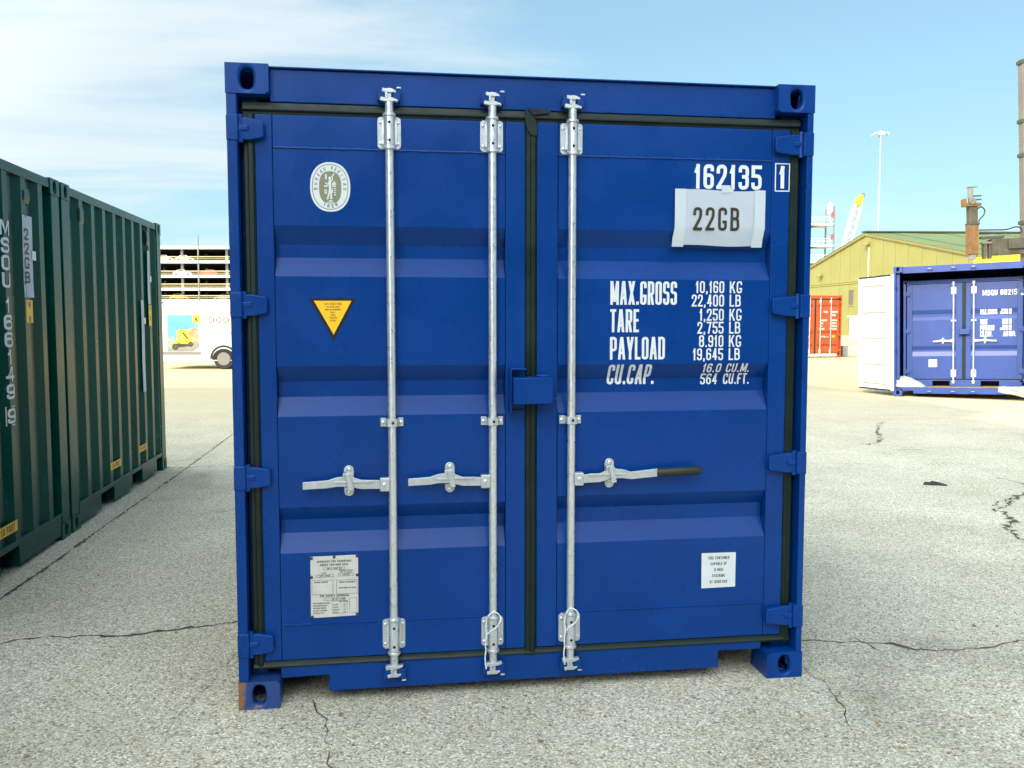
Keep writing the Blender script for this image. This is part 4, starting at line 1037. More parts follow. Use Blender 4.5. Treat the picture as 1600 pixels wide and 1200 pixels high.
MB().box(1.0825, 1.1415, .036, .08, .15, Hi-.085).build('door_seal', 'rubber', d2, bevel=.004)
MB().box(.065, Wi-.065, .040, .08, .131, .1495).build('door_seal', 'rubber', d1); 
for z in (1.88, 1.125, .30): hinge(d1, .0, z, 1, 'blue2', .10); hinge(d2, Wi, z, -1, 'blue2', .10)
i1 = locking_bar(inner, .925, .06, 2.10, 1.32, tz=(1.85, 1.99), bz=(.19, .34)); i2 = locking_bar(inner, 1.285, .06, 2.10, 1.32, tz=(1.85, 1.99), bz=(.19, .34))
bar_handle(i1, .918, -1, .37, .19); bar_handle(i2, .918, 1, .40, .20)
mb = MB(); mb.box(1.035, 1.215, -.05, .03, 1.045, 1.145); mb.build('lock_box', 'blue2', inner, bevel=.006)
MB().box(1.005, 1.028, .0, .0445, 1.01, 1.19).build('lock_box_bracket', 'blue2', inner)
MB().box(.475, .625, .0425, .0462, .392, .545).build('data_sticker', 'sticker', d1)
fi = lambda u, v, l: (u, door_y(v, TI, .035)+.002-.002-.0003*l, v)
its = [('MSQU 882155', 1.440, 1.800, .105, .050, .0135, .0135, 'l')]
mb = MB()
for a, b, c, d in ((2.10, 2.18, 1.785, 1.795), (2.10, 2.18, 1.91, 1.92), (2.10, 2.11, 1.795, 1.91), (2.17, 2.18, 1.795, 1.91)): mb.quad((a, .044, c), (b, .044, c), (b, .044, d), (a, .044, d))
text(mb, '8', 2.118, 1.803, .10, .044, 0, .016, lambda u, v, l: (u, .0438-.0003*l, v)); mb.build('check_digit', 'paint_w', d2, smooth=False)
lettering(d2, its, fi)
lettering(d2, [('MAX.GROSS', 1.400, 1.430, .10, .0285, .0052, .0125, 'l'), ('TARE', 1.400, 1.233, .10, .029, .0052, .0125, 'l'), ('PAYLOAD', 1.400, 1.113, .10, .030, .0052, .0125, 'l'), ('CU.CAP.', 1.400, .992, .10, .0295, .006, .0125, 'l')], fi)
sm_ = []
for i, (a, b) in enumerate((('10160', 'KG'), ('22400', 'LB'), ('1050', 'KG'), ('2315', 'LB'), ('9110', 'KG'), ('20085', 'LB'), ('8.0', 'CU.M.'), ('282', 'CU.FT.'))):
    z = (1.483, 1.43, 1.286, 1.233, 1.166, 1.113, 1.045, .992)[i]; sm_ += [(a, 1.875, z, .048, .0225, .0048, .0085, 'r'), (b, 1.895, z, .048, .0215, .005, .0085, 'l')]
lettering(d2, sm_, fi, name='weight_figures')

# crumpled film on the sill of the open container
def film(name, label, ox, oy, oz, lx, ly, hgt, seed, drop):
    """sheet in container space of the open container, converted to world"""
    rows = []; n, m_ = 26, 18
    Zt = Vector((0, 0, 1)); base = Vector((11.11, 13.57, .015))
    for j in range(m_+1):
        r = []
        for i in range(n+1):
            u, v = i/n, j/m_
            x = ox + lx*u; hh = hgt(u)*(math.sin(math.pi*min(1, v*1.05))**.7 if not drop else (1-v)**.6*.6+.1)
            y = oy + ly*v
            nz = noise.noise(Vector((u*3+seed, v*2, 1.3)))*.5 + noise.noise(Vector((u*7+v*6+seed, v*1.5, 4.1)))*.22
            z = oz + hh*(1+.5*nz) + .02*abs(nz)
            if drop: y = oy - .03 - .05*abs(nz); z = oz + .03 - drop*v*(.6+.8*u) + .02*nz
            w = (Xo*(x+.01*nz) + Yo*(y+.012*noise.noise(Vector((u*9, v*9, seed))))) * SR
            r.append(tuple(base + w + Zt*(z*SR + x*SR*math.sin(R(1.6)))))
        rows.append(r)
    mb = MB(); mb.grid(rows); o = mb.build(name, 'film', smooth=True, ang=28)
    return tag(o, label, 'plastic sheet')
film('plastic_film', 'crumpled clear plastic heap on the left end of the open container sill', .03, .05, .172, .56, .30, lambda u: .27*(1-u)**.8, 2.0, 0)
film('plastic_film', 'pale plastic sheet hanging over the right end of the open container sill', 1.86, .03, .172, .58, .02, lambda u: .05, 5.0, .17)

# ================================================================== orange container
orange = thing('shipping_container', 'weathered orange container standing beyond the blue one, beside the yellow wall', 'shipping container', (17.30, 31.45, 0))
orange.rotation_euler = (0, 0, R(6))
shell(orange, W, H, 6.058, 'orange', front='door')
MB().box(.164, W-.164, .045, .12, 2.452, 2.584).build('door_header', 'orange', orange, bevel=.004)
MB().box(.166, W-.166, .045, .12, .045, .165).build('door_sill', 'deck', orange, bevel=.003)
TO = [(2.20, 2.14, 2.10, 2.04), (1.10, 1.03, .98, .92), (.55, .49, .45, .39)]
o1 = door_leaf(orange, .103, 1.19, .19, 2.41, .17, 1.107, .30, 2.30, TO, 'orange'); o2 = door_leaf(orange, 1.245, 2.35, .19, 2.41, 1.33, 2.27, .30, 2.30, TO, 'orange')
MB().box(1.191, 1.244, .036, .09, .15, 2.41).build('door_seal', 'rubber', o2); MB().box(.056, W-.056, .038, .09, 2.411, 2.45).build('door_seal', 'rubber', o2); MB().box(.056, W-.056, .038, .09, .167, .188).build('door_seal', 'rubber', o1)
for z in (2.3, 1.65, .95, .30): hinge(o1, 0, z, 1, 'orange'); hinge(o2, W, z, -1, 'orange')
for x, s in ((.40, -1), (.95, -1), (1.45, 1), (1.94, 1)):
    b = locking_bar(orange, x, .09, 2.51, 1.20)
    if x != 1.94: bar_handle(b, .86, s, .40, .2)
fo = lambda u, v, l: (u, door_y(v, TO)+.0005-.0004*l, v)
lettering(o2, [('TRIU', 1.60, 1.86, .085, .05, .014, .016, 'l'), ('000121', 2.00, 1.86, .085, .040, .012, .014, 'l'), ('22G1', 2.00, 1.73, .085, .04, .012, .014, 'l'),
   ('MAX.GROSS', 1.47, 1.52, .07, .028, .007, .011, 'l'), ('TARE', 1.47, 1.40, .07, .028, .007, .011, 'l'), ('NET', 1.47, 1.28, .07, .028, .007, .011, 'l'), ('CU.CAP.', 1.47, 1.16, .07, .028, .007, .011, 'l'),
   ('30480 KG', 2.0, 1.52, .07, .028, .007, .011, 'l'), ('2230 KG', 2.0, 1.40, .07, .028, .007, .011, 'l'), ('28250 KG', 2.0, 1.28, .07, .028, .007, .011, 'l'), ('33.2 CU.M.', 2.0, 1.16, .07, .024, .006, .011, 'l')], fo)
MB().box(2.02, 2.16, .0405, .0445, .84, .92).build('hazard_label', 'label_y', o2)

# ================================================================== van
vx = Vector((.9895, -.1445, 0)); VB = Vector((-6.45, 26.35, 0))
van = thing('van', 'white panel van with a yellow machine picture printed on its side', 'van', VB, math.atan2(vx.y, vx.x))
# van space: x from the rear end forwards, y into the picture, z up
sec = [(0.03,.30),(0.0,.62),(.01,1.20),(.06,1.72),(.14,2.02),(.30,2.13),(.52,2.17)]
Lv, Wv = 5.6, 1.95
prof = [(0, .26), (0, 1.75), (.03, 1.96), (.12, 2.10), (.30, 2.17), (3.55, 2.19), (3.95, 2.12), (4.75, 1.42), (5.45, 1.18), (5.58, .95), (5.6, .30)]
def inset(p, k): 
    return [(x, z) for x, z in p]
mb = MB(); rows = []
for y, kx, kz in ((0.0, .0, .0), (-.0, .0, .0)): pass
secs = [(.055, .62, 0), (.03, .72, .0), (.0, .82, .0), (0, 1, 0)]
def body_ring(y, top_in):   # outline at depth y; roof pulled down by top_in
    return [(x, y, z-(top_in if z > 1.9 else 0)) for x, z in prof]
for y, d in ((.16, .0), (.07, .025), (.02, .09), (0.0, .22)): rows.append(body_ring(y, d))
rows = rows[::-1] + [body_ring(Wv-.16, 0), body_ring(Wv-.07, .025), body_ring(Wv-.02, .09), body_ring(Wv, .22)]
mb.grid(rows); mb.poly(rows[0]); mb.poly(rows[-1]); mb.quad(rows[0][0], rows[0][-1], rows[-1][-1], rows[-1][0])
mb.build('body', 'white', van, smooth=True, ang=40)
MB().box(.01, 3.6, -.012, -.001, 1.815, 1.84).build('roof_gutter', 'deck_dark', van); MB().box(.02, 1.36, -.016, -.001, .47, .56).build('rub_strip', 'pole', van, bevel=.004)
MB().box(1.42, 3.5, -.011, -.001, 1.145, 1.170).build('door_rail', 'pole', van); 
for x in (1.38, 3.55): MB().box(x, x+.012, -.0045, -.001, .42, 1.80).build('door_gap', 'ink_grey', van)
for xw in (2.10, 4.85):
    for yw, s in ((.10, -1), (Wv-.10, 1)):
        mb = MB(); mb.lathe([(.20, .11), (.30, .12), (.335, .09), (.335, -.09), (.30, -.12), (.20, -.11)], (xw, yw+.02*s*-1, .335), 'y', 28); w_ = mb.build('wheel', 'rubber_t', van)
        mb = MB(); q_ = [(.001, .09), (.05, .095), (.08, .06), (.17, .07), (.205, .115), (.215, .115)]; mb.lathe([(a, b*s) for a, b in q_], (xw, yw, .335), 'y', 24); mb.build('rim', 'alloy', w_)
    mb = MB(); n = 20
    for k in range(n):
        a, b = R(180*k/n), R(180*(k+1)/n)
        mb.quad((xw+.37*math.cos(a), -.004, .335+.37*math.sin(a)), (xw+.37*math.cos(b), -.004, .335+.37*math.sin(b)), (xw+.44*math.cos(b), -.010, .335+.44*math.sin(b)), (xw+.44*math.cos(a), -.010, .335+.44*math.sin(a)))
    mb.build('wheel_arch', 'rubber_t', van)
    mb = MB(); mb.poly([(xw+.38*math.cos(R(180*k/n)), -.003, .30+.36*math.sin(R(180*k/n))) for k in range(n+1)]); mb.build('wheel_well', 'black', van, smooth=False)
# printed picture
gp = MB(); gp.quad((.32, -.003, .68), (1.30, -.003, .68), (1.30, -.003, 1.735), (.32, -.003, 1.735)); pic = gp.build('side_picture', 'sky_print', van, smooth=False)
def pp(pts, m, y, nm): mb = MB(); mb.poly([(x, y, z) for x, z in pts]); mb.build(nm, m, pic, smooth=False)
pp([(.30, .57), (1.10, .57), (1.32, .70), (1.32, .86), (.32, .68)], 'road_print', -.0045, 'printed_road')
pp([(.95, .80), (1.31, .84), (1.31, 1.30), (1.16, 1.33), (.98, 1.28)], 'brick_print', -.0050, 'printed_block')
pp([(.34, .98), (.50, 1.06), (.50, .94), (.34, .92)], 'brick_print', -.0050, 'printed_block')
pp([(.36, .82), (.62, .92), (.62, 1.22), (.72, 1.27), (.98, 1.25), (1.03, 1.0), (1.12, .86), (.70, .76), (.40, .72)], 'machine_y', -.0056, 'printed_machine')
pp([(.46, .80), (.66, .84), (1.02, .80), (1.02, .74), (.66, .70), (.46, .70)], 'ink', -.0060, 'printed_chassis')
for x, z, r in ((.56, .72, .105), (1.05, .80, .085)):
    for rr, m_, yy in ((r, 'ink', -.0064), (r*.55, 'ink_grey', -.0068)): pp([(x+rr*math.cos(2*math.pi*k/18), z+rr*math.sin(2*math.pi*k/18)) for k in range(18)], m_, yy, 'printed_wheel')
pp([(.78, 1.18), (.84, 1.18), (1.0, .98), (.94, .96)], 'ink', -.0064, 'printed_boom'); pp([(.72, 1.02), (.80, 1.16), (.90, 1.14), (.84, 1.02)], 'brick_print', -.0062, 'printed_seat')
pp([(1.14, 1.48), (1.36, 1.48), (1.36, 1.73), (1.14, 1.73)], 'label_y', -.0070, 'printed_badge'); pp([(1.19, 1.62), (1.24, 1.66), (1.31, 1.55), (1.26, 1.53)], 'ink', -.0074, 'printed_mark'); pp([(1.17, 1.52), (1.21, 1.52), (1.21, 1.60)], 'ink', -.0076, 'printed_mark')
for k, x in enumerate((1.73, 1.965, 2.20)):
    mb = MB(); n = 20
    for j in range(n):
        a, b = 2*math.pi*j/n, 2*math.pi*(j+1)/n
        mb.quad((x+.095*math.cos(a), -.004, 1.57+.095*math.sin(a)), (x+.095*math.cos(b), -.004, 1.57+.095*math.sin(b)), (x+.065*math.cos(b), -.004, 1.57+.065*math.sin(b)), (x+.065*math.cos(a), -.004, 1.57+.065*math.sin(a)))
    if k != 1: mb.quad((x-.03, -.0045, 1.55), (x+.07, -.0045, 1.56), (x+.07, -.0045, 1.59), (x-.03, -.0045, 1.585))
    mb.build('red_symbol', 'red_print', van, smooth=False)
MB().box(0.02, .10, .2, Wv-.2, .28, .50).build('rear_bumper', 'pole', van, bevel=.01)
mb = MB(); mb.box(0.0, -.006, .12, .20, .9, 1.3); mb.build('tail_light', 'red_print', van)
mb = MB(); mb.quad((3.98, .12, 2.10), (3.98, Wv-.12, 2.10), (4.72, Wv-.10, 1.46), (4.72, .10, 1.46)); o = mb.build('windscreen', 'glass', van); o.location = (.015, 0, .015)
mb = MB(); mb.prism([(3.72, 1.25), (4.62, 1.25), (4.10, 1.85), (3.72, 1.85)], 'y', -.006, -.001); mb.build('side_window', 'glass', van)

# ================================================================== multi-storey car park
cr_ = Vector((.9895, -.1445, 0)); cf_ = Vector((.1445, .9895, 0)); C0 = Vector((.589, -3.691, 0))
def world_at(depth, lat, z=0): return C0 + cf_*depth + cr_*lat + Vector((0, 0, z))
cp = thing('car_park', 'pale open-sided multi-storey car park with yellow railings behind the white van', 'car park', world_at(190, -150), math.atan2(cr_.y, cr_.x))
LC, DC = 150, 34
floors = [2.7, 5.55, 8.0, 10.7, 13.7]
for i, z in enumerate(floors + [16.75]):
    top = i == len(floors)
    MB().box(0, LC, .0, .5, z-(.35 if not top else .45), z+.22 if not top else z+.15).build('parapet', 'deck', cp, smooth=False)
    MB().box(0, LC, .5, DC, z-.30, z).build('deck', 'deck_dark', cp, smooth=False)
    if not top:
        for dz in (1.0,): MB().box(0, LC, .1, .25, z+dz-.09, z+dz+.09).build('railing', 'rail_y', cp, smooth=False)
        MB().box(0, LC, .1, .22, z+.52, z+.62).build('railing', 'rail_y', cp, smooth=False)
for k in range(0, 16):
    x = 4 + k*9.5
    for y in (2.0, 17, 31): MB().box(x-.25, x+.25, y, y+.5, 0, 16.4).build('column', 'concrete', cp, smooth=False)
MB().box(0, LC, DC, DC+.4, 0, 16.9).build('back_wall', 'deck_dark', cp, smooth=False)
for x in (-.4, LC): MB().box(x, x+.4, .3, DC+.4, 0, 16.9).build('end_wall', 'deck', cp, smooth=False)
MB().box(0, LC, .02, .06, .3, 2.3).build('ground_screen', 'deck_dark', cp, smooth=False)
tag(MB().lathe([(.16, 0), (.13, 16.8), (.05, 17.4)], (0, 0, 0), 'z', 10).build('lighting_pole', 'pole', loc=world_at(168, -58.2)), 'thin grey pole standing upright before the car park', 'pole')

def make_car(paint):
    """car space: x along the length (centre), y across, z up"""
    e = bpy.data.objects.new('parked_car', None); COL.objects.link(e)
    mb = MB(); pr = [(-2.0, .30), (-2.05, .62), (-1.95, .84), (-1.5, .92), (1.0, .90), (1.75, .78), (2.02, .62), (2.0, .30)]
    mb.prism(pr, 'y', -.82, .82); mb.build('body', paint, e, bevel=.06)
    mb = MB(); a = [(-1.55, .92), (-1.05, 1.42), (.25, 1.45), (1.0, .90)]
    lo = [(x, -.74, z) if z < 1 else (x, -.58, z) for x, z in a]; hi = [(x, -y, z) for x, y, z in lo]
    mb.poly(lo); mb.poly(hi)
    for k in range(4): j = (k+1) % 4; mb.quad(lo[k], lo[j], hi[j], hi[k])
    mb.build('cabin', paint, e, bevel=.03)
    for s in (-1, 1):
        mb = MB(); mb.quad((-1.32, s*.765, .97), (-.98, s*.605, 1.36), (.18, s*.605, 1.38), (.80, s*.765, .96)); mb.build('side_window', 'glass', e, smooth=False)
    mb = MB(); mb.quad((.98, -.62, .95), (.98, .62, .95), (.32, .52, 1.42), (.32, -.52, 1.42)); mb.build('windscreen', 'glass', e, smooth=False)
    for x in (-1.25, 1.25):
        for s in (-1, 1):
            mb = MB(); mb.lathe([(.18, -.10), (.31, -.09), (.31, .09), (.18, .10)], (x, s*.74, .31), 'y', 16); w_ = mb.build('wheel', 'rubber_t', e)
            mb = MB(); mb.lathe([(.001, s*.105), (.17, s*.095), (.19, s*.08)], (x, s*.74, .31), 'y', 12); mb.build('rim', 'alloy', w_)
    return e
def put_car(paint, deck, px, dy, flip, label):
    c = make_car(paint); lat = (px-800)/1404.7*(190+dy)
    c.location = world_at(190+dy, lat, deck+.002); c.rotation_euler = (0, 0, math.atan2(cr_.y, cr_.x) + (math.pi if flip else 0))
    tag(c, label, 'car', 'cars parked on the car park decks')
put_car('silver', 13.7, 294, 2.2, False, 'pale silver car on the uppermost car park deck beside the pole')
put_car('white', 13.7, 263, 2.2, False, 'white car on the uppermost car park deck, by the green container corner')
put_car('white', 10.7, 290, 2.2, False, 'white car on the deck below the roof deck, left of the red one')
put_car('red', 10.7, 329, 2.2, True, 'red car on a car park deck right of the pole')
put_car('orangec', 5.55, 284, 1.8, False, 'orange car just above the roof of the white van')
put_car('darkc', 5.55, 268, 3.9, True, 'black car left of the orange car above the van roof')
put_car('darkc', 5.55, 304, 3.9, False, 'black car right of the orange car above the van roof')
put_car('greyc', 5.55, 352, 2.2, True, 'grey-green car above the van roof by the blue container edge')

# ================================================================== yellow-green gabled shed
gx = Vector((.996, -.089, 0))
yb = thing('warehouse', 'yellow-green metal warehouse with a low gable and green roof behind the orange container', 'warehouse', (45.7, 75.54, 0), math.atan2(gx.y, gx.x))
# local x runs along the ridge away from the gable, y along the gable (+ = farther)
HS, AP, EV, LB = 23.0, 9.66, 5.62, 60.0
sl = (AP-EV)/HS
def gz(y): return AP-abs(y)*sl
# cladding panels of the gable, each a sheet of its own
pw = 1.15; n = int(2*HS/pw); BELT = 5.1
for k in range(n):
    a = -HS + k*2*HS/n; b = a + 2*HS/n - .028; off = .02*(k % 2)
    zt = lambda y: gz(y)-.12
    z0 = BELT+.12
    if min(zt(a), zt(b)) > z0 + .05:
        mb = MB(); pts = [(a, z0), (b, z0), (b, zt(b)), (a, zt(a))] if a*b >= 0 else [(a, z0), (b, z0), (b, zt(b)), (0, zt(0)), (a, zt(a))]
        mb.prism(pts, 'x', -off, .06); mb.build('cladding_panel', 'wall_y', yb, smooth=False)
    mb = MB(); mb.box(-off, .06, a, b, .0, BELT-.12); mb.build('cladding_panel', 'wall_y', yb, smooth=False)
mb = MB(); mb.prism([(-HS, 0), (HS, 0), (HS, EV-.15), (0, AP-.15), (-HS, EV-.15)], 'x', .065, .12); mb.build('gable_backing', 'trim_o', yb, smooth=False)
MB().box(-.05, .06, -HS, HS, BELT-.06, BELT+.06).build('belt_trim', 'trim_o', yb, smooth=False)
for s in (-1, 1):
    MB().obox((-.10, 0, AP-.10), (-.10, s*HS, EV-.10), .18, .16, up=(1,0,0)).build('verge_trim', 'wall_y', yb, smooth=False)
    MB().obox((-.16, 0, AP-.24), (-.16, s*HS, EV-.24), .03, .06, up=(1,0,0)).build('verge_strip', 'trim_o', yb, smooth=False)  # thin olive strip just below the verge trim
    for k in range(24):
        xa = -.25 + k*LB/24; xb = xa + LB/24 - .03; zo = .02*(k % 2)
        mb = MB(); mb.quad((xa, 0, AP+zo), (xb, 0, AP+zo), (xb, s*(HS+.4), EV-.07+zo), (xa, s*(HS+.4), EV-.07+zo)); mb.build('roof_sheet', 'roof_g', yb, smooth=False)
    MB().box(.12, LB, *sorted((s*HS, s*(HS-.1))), 0, EV-.1).build('side_wall', 'wall_y', yb, smooth=False)
MB().box(LB-.2, LB, -HS+.1, HS-.1, 0, EV-.1).build('end_wall', 'wall_y', yb, smooth=False)
MB().box(-.3, LB, -.45, .45, AP+.03, AP+.16).build('ridge_cap', 'trim_d', yb, smooth=False)
def wall_lamp(y, z):
    mb = MB(); mb.prism([(-.55, z-.05), (-.60, z+.18), (-.25, z+.38), (-.18, z+.12)], 'y', y-.35, y+.35); o = mb.build('wall_lamp', 'wall_y', yb, bevel=.03)
    mb = MB(); mb.box(-.3, -.01, y-.06, y+.06, z, z+.08); mb.box(-.05, -.005, y-.10, y+.10, z-.14, z+.2); mb.build('lamp_bracket', 'trim_o', o)
wall_lamp(-.6, 8.4); wall_lamp(10.2, 6.0)
MB().box(-.07, -.015, -.68, -.56, BELT+.2, 8.3).build('cable_conduit', 'deck', yb, smooth=False)
# louvred vent
fr = MB(); y0, y1, z0, z1 = 2.2, 3.5, 2.9, 4.5
for q in ((y0, y1, z0, z0+.07), (y0, y1, z1-.07, z1)): fr.box(-.09, -.013, *q)
for q in ((y0, y0+.07), (y1-.07, y1)): fr.box(-.09, -.013, *q, z0+.07, z1-.07)
lv = fr.build('louvre_vent', 'trim_o', yb, smooth=False)
for k in range(9): MB().obox((-.07, y0+.07, z0+.14+k*.16), (-.07, y1-.07, z0+.14+k*.16), .015, .12).build('louvre_slat', 'mast_rail', lv, smooth=False)

# rails, cabinet, kerb block near the shed
def rail_at(depth, lat0, lat1, label):
    t = thing('handrail', label, 'railing', world_at(depth, lat0), math.atan2(cr_.y, cr_.x)); L_ = lat1-lat0
    for z in (1.10, .55): MB().box(0, L_, -.04, .04, z-.04, z+.04).build('rail', 'wall_y', t, smooth=False)
    for k in range(int(L_/1.4)+1): MB().box(k*1.4-.035, k*1.4+.035, -.035, .035, 0, 1.06).build('post', 'wall_y', t, smooth=False)
rail_at(70, 25.4, 33.0, 'pale two-bar handrail in front of the yellow warehouse wall')
cab = thing('cabinet', 'white slatted cabinet beside the handrail at the yellow wall', 'cabinet', world_at(66, 25.05), math.atan2(cr_.y, cr_.x))
MB().box(0, 1.3, 0, .9, .08, 1.75).build('cabinet_body', 'white', cab, bevel=.02); MB().box(-.12, 1.42, -.1, 1.0, 1.76, 1.86).build('cabinet_lid', 'white', cab, bevel=.01); MB().box(.05, 1.25, .05, .85, 0, .08).build('plinth', 'concrete', cab)
for k in range(3): MB().box(.06, 1.24, -.03, -.001, .25+.35*k, .30+.35*k).build('slat', 'white', cab)
bl = MB(); bl.prism([(0, 0), (.45, 0), (.45, .40), (.36, .46), (.04, .46), (0, .40)], 'x', 0, 4.6)
kb = bl.build('concrete_block', 'concrete', bevel=.02, loc=world_at(38.6, 14.20)); kb.rotation_euler = (0, 0, math.atan2(cr_.y, cr_.x)); tag(kb, 'long low grey concrete block right of the orange container foot', 'concrete block')

# ================================================================== distant structures
gt = thing('steel_tower', 'white steel platform tower rising behind the yellow warehouse, left of the crane jib', 'tower', world_at(150, 53.2), math.atan2(cr_.y, cr_.x))
for x in (-9, 0):
    for y in (0, 4): MB().box(x-.12, x+.12, y-.12, y+.12, 0, 20.2).build('column', 'pole_w' if x < 0 else 'pole', gt, smooth=False)
for z in (17.4, 13.9, 11.2):
    MB().box(-9, -.13, -.3, 4.3, z-.35, z).build('platform', 'pole_w', gt, smooth=False)
    for dz in (.55, 1.0): MB().box(-9, -.13, -.28, -.2, z+dz-.05, z+dz+.05).build('railing', 'pole_w', gt, smooth=False)
    for k in range(9): MB().box(-8.7+k, -8.62+k, -.28, -.2, z, z+1.0).build('railing_post', 'pole_w', gt, smooth=False)
    mb = MB(); mb.prism([(-9, z-.36), (-2.5, z-.36), (-9, z-1.0)], 'y', .2, 3.8); mb.build('bracket', 'trim_d', gt, smooth=False)
for z in (17.8, 14.2): MB().box(-.65, -.3, -.5, -.32, z+.5, z+1.4).build('red_panel', 'red', gt, smooth=False)
mb = MB(); mb.lathe([(.45, 19.0), (.45, 20.4), (.2, 20.9), (.001, 21.0)], (-.7, 0, 0), 'z', 12); mb.build('lamp_housing', 'pole_w', gt)

crane = thing('crane', 'white lattice crane jib with a yellow tip above the warehouse roof', 'crane', world_at(180, 62.7))
tip = (world_at(180, 68.75, 25.6) - world_at(180, 62.7)); base = Vector((0, 0, 2.0)); ax = (tip-base).normalized(); sx_ = cr_; sy_ = ax.cross(sx_).normalized(); sx_ = sy_.cross(ax)
hw = .62; Ls = (tip-base).length - 1.6; nb = 16
for i, (a, b) in enumerate(((-1,-1), (1,-1), (1,1), (-1,1))):
    q = sx_*a*hw + sy_*b*hw; MB().obox(base+q, base+ax*Ls+q, .28, .28).build('chord', 'pole_w', crane, smooth=False)
mb = MB()
for k in range(nb):
    p0, p1 = base+ax*Ls*k/nb, base+ax*Ls*(k+1)/nb
    cn = [(-1,-1), (1,-1), (1,1), (-1,1)]
    for i in range(4):
        a, b = cn[i], cn[(i+1) % 4]; qa = sx_*a[0]*hw+sy_*a[1]*hw; qb = sx_*b[0]*hw+sy_*b[1]*hw
        mb.obox(p0+qa, p1+qb, .09, .09) if k % 2 else mb.obox(p0+qb, p1+qa, .09, .09)
stuff(mb.build('lattice_bracing', 'pole_w', crane, smooth=False))
mb = MB(); mb.obox(base+ax*Ls, tip, 1.15, 1.15); mb.obox(tip-ax*.3, tip+ax*.5+cr_*.35, .6, .7); mb.build('jib_head', 'label_y', crane, bevel=.08)
mb = MB(); mb.lathe([(.45, -.1), (.5, -.1), (.5, .1), (.45, .1)], tip+ax*.5+cr_*.5, 'y', 14); mb.build('sheave', 'pole', crane)
MB().box(-3, 3, -2.5, 2.5, .9, 3.2).build('crane_house', 'label_y', crane, bevel=.1); MB().box(-3.6, 3.6, -3, 3, 0, .9).build('crawler', 'darkc', crane, bevel=.1)

fm = thing('floodlight_mast', 'tall slim floodlight mast with a ring of lamps, behind the warehouse ridge', 'lamp post', world_at(120, 48.4))
mb = MB(); mb.lathe([(.17, 0), (.13, 8), (.085, 18), (.06, 25.9)], (0, 0, 0), 'z', 12); mb.build('mast', 'pole_w', fm)
mb = MB(); mb.lathe([(.14, 25.7), (.14, 26.2), (.05, 26.3)], (0, 0, 0), 'z', 10); mb.tube([(.8*math.cos(R(30*k)), .8*math.sin(R(30*k)), 25.95) for k in range(13)], .05, 6, False); mb.obox((-.8,0,25.95), (.8,0,25.95), .06, .06); mb.obox((0,-.8,25.95), (0,.8,25.95), .06, .06); mb.build('head_frame', 'pole_w', fm)
for k in range(6):
    a = R(60*k+10); c_ = Vector((.88*math.cos(a), .88*math.sin(a), 25.85)); o_ = Vector((math.cos(a), math.sin(a), 0))
    mb = MB(); mb.obox(c_-o_*.05+Vector((0,0,.14)), c_+o_*.28-Vector((0,0,.16)), .34, .12); mb.build('floodlight', 'pole_w', fm, bevel=.02)

# ================================================================== container handler with its raised spreader
hd_ = thing('container_handler', 'container handler with a tall mast and worn orange spreader post above the yellow containers', 'container handler', world_at(30, 17.17), math.atan2(cr_.y, cr_.x))
hd_.rotation_euler = (0, R(-3.0), math.atan2(cr_.y, cr_.x))
# local x to the right, y away, z up
for x in (0.0, .92):
    mb = MB(); mb.box(x, x+.10, 0, .28, .2, 10.1); mb.box(x+.1005, x+.16, .06, .22, .3, 9.9); mb.build('mast_channel', 'mast_rail', hd_, bevel=.01)
MB().box(.16, .92, .10, .20, .3, 9.6).build('mast_web', 'mast', hd_)
for z in (10.0, 8.1, 7.0, 4.8): MB().box(-.05, 1.10, -.02, .30, z-.06, z+.06).build('mast_crosshead', 'trim_d', hd_, bevel=.01)
MB().tube([(.30, -.03, .4), (.30, -.03, 9.3)], .06, 10).build('lift_cylinder', 'pole', hd_)
for x in (.5, .62): MB().tube([(x, -.02, .5), (x, -.02, 9.8)], .03, 6).build('lift_chain', 'hose', hd_)
# spreader arm to the left
MB().box(-1.12, 1.6, -.12, .22, 3.76, 4.30).build('spreader_beam', 'mast', hd_, bevel=.015)
MB().box(-.62, .4, -.20, -.125, 3.95, 4.28).build('spreader_plate', 'mast', hd_, bevel=.01)
for x in (-1.38, -1.20): MB().box(x, x+.09, -.06, .10, 3.66, 4.15).build('spreader_link', 'mast', hd_, bevel=.01)
MB().box(-1.42, -1.08, -.10, .14, 4.15, 4.22).build('link_head', 'mast_rail', hd_, bevel=.01)
MB().box(-1.46, -.70, -.08, .12, 4.32, 4.40).build('hose_tray', 'trim_d', hd_, bevel=.01)
P = -1.72
MB().box(P-.16, P+.13, -.13, .15, 3.84, 4.80).build('post_sleeve', 'rusty', hd_, bevel=.015)
MB().box(P-.13, P+.14, -.11, .13, 4.80, 5.42).build('inner_post', 'mast', hd_, bevel=.012)
MB().box(P-.16, P+.18, -.16, .16, 4.79, 4.86).build('sleeve_collar', 'trim_d', hd_, bevel=.01)
MB().box(P+.1305, P+.20, -.05, .08, 3.75, 4.9).build('post_rib', 'trim_o', hd_, bevel=.01)
mb = MB(); mb.box(P-.30, P+.24, -.16, .14, 5.40, 5.50); mb.box(P-.30, P-.24, -.16, .14, 5.50, 5.66); mb.box(P-.18, P+.02, -.17, -.10, 5.50, 5.66); mb.build('twistlock_bracket', 'rusty', hd_, bevel=.012)
mb = MB(); mb.lathe([(.10, -.03), (.12, 0), (.10, .03)], (P-.06, -.18, 5.56), 'y', 14); mb.build('twistlock', 'mast_rail', hd_)
MB().box(P-.12, P+.03, -.07, .07, 5.66, 6.02).build('post_tube', 'pole', hd_, bevel=.03); MB().box(P-.14, P+.18, -.08, .08, 6.02, 6.06).build('tube_cap', 'pole', hd_)
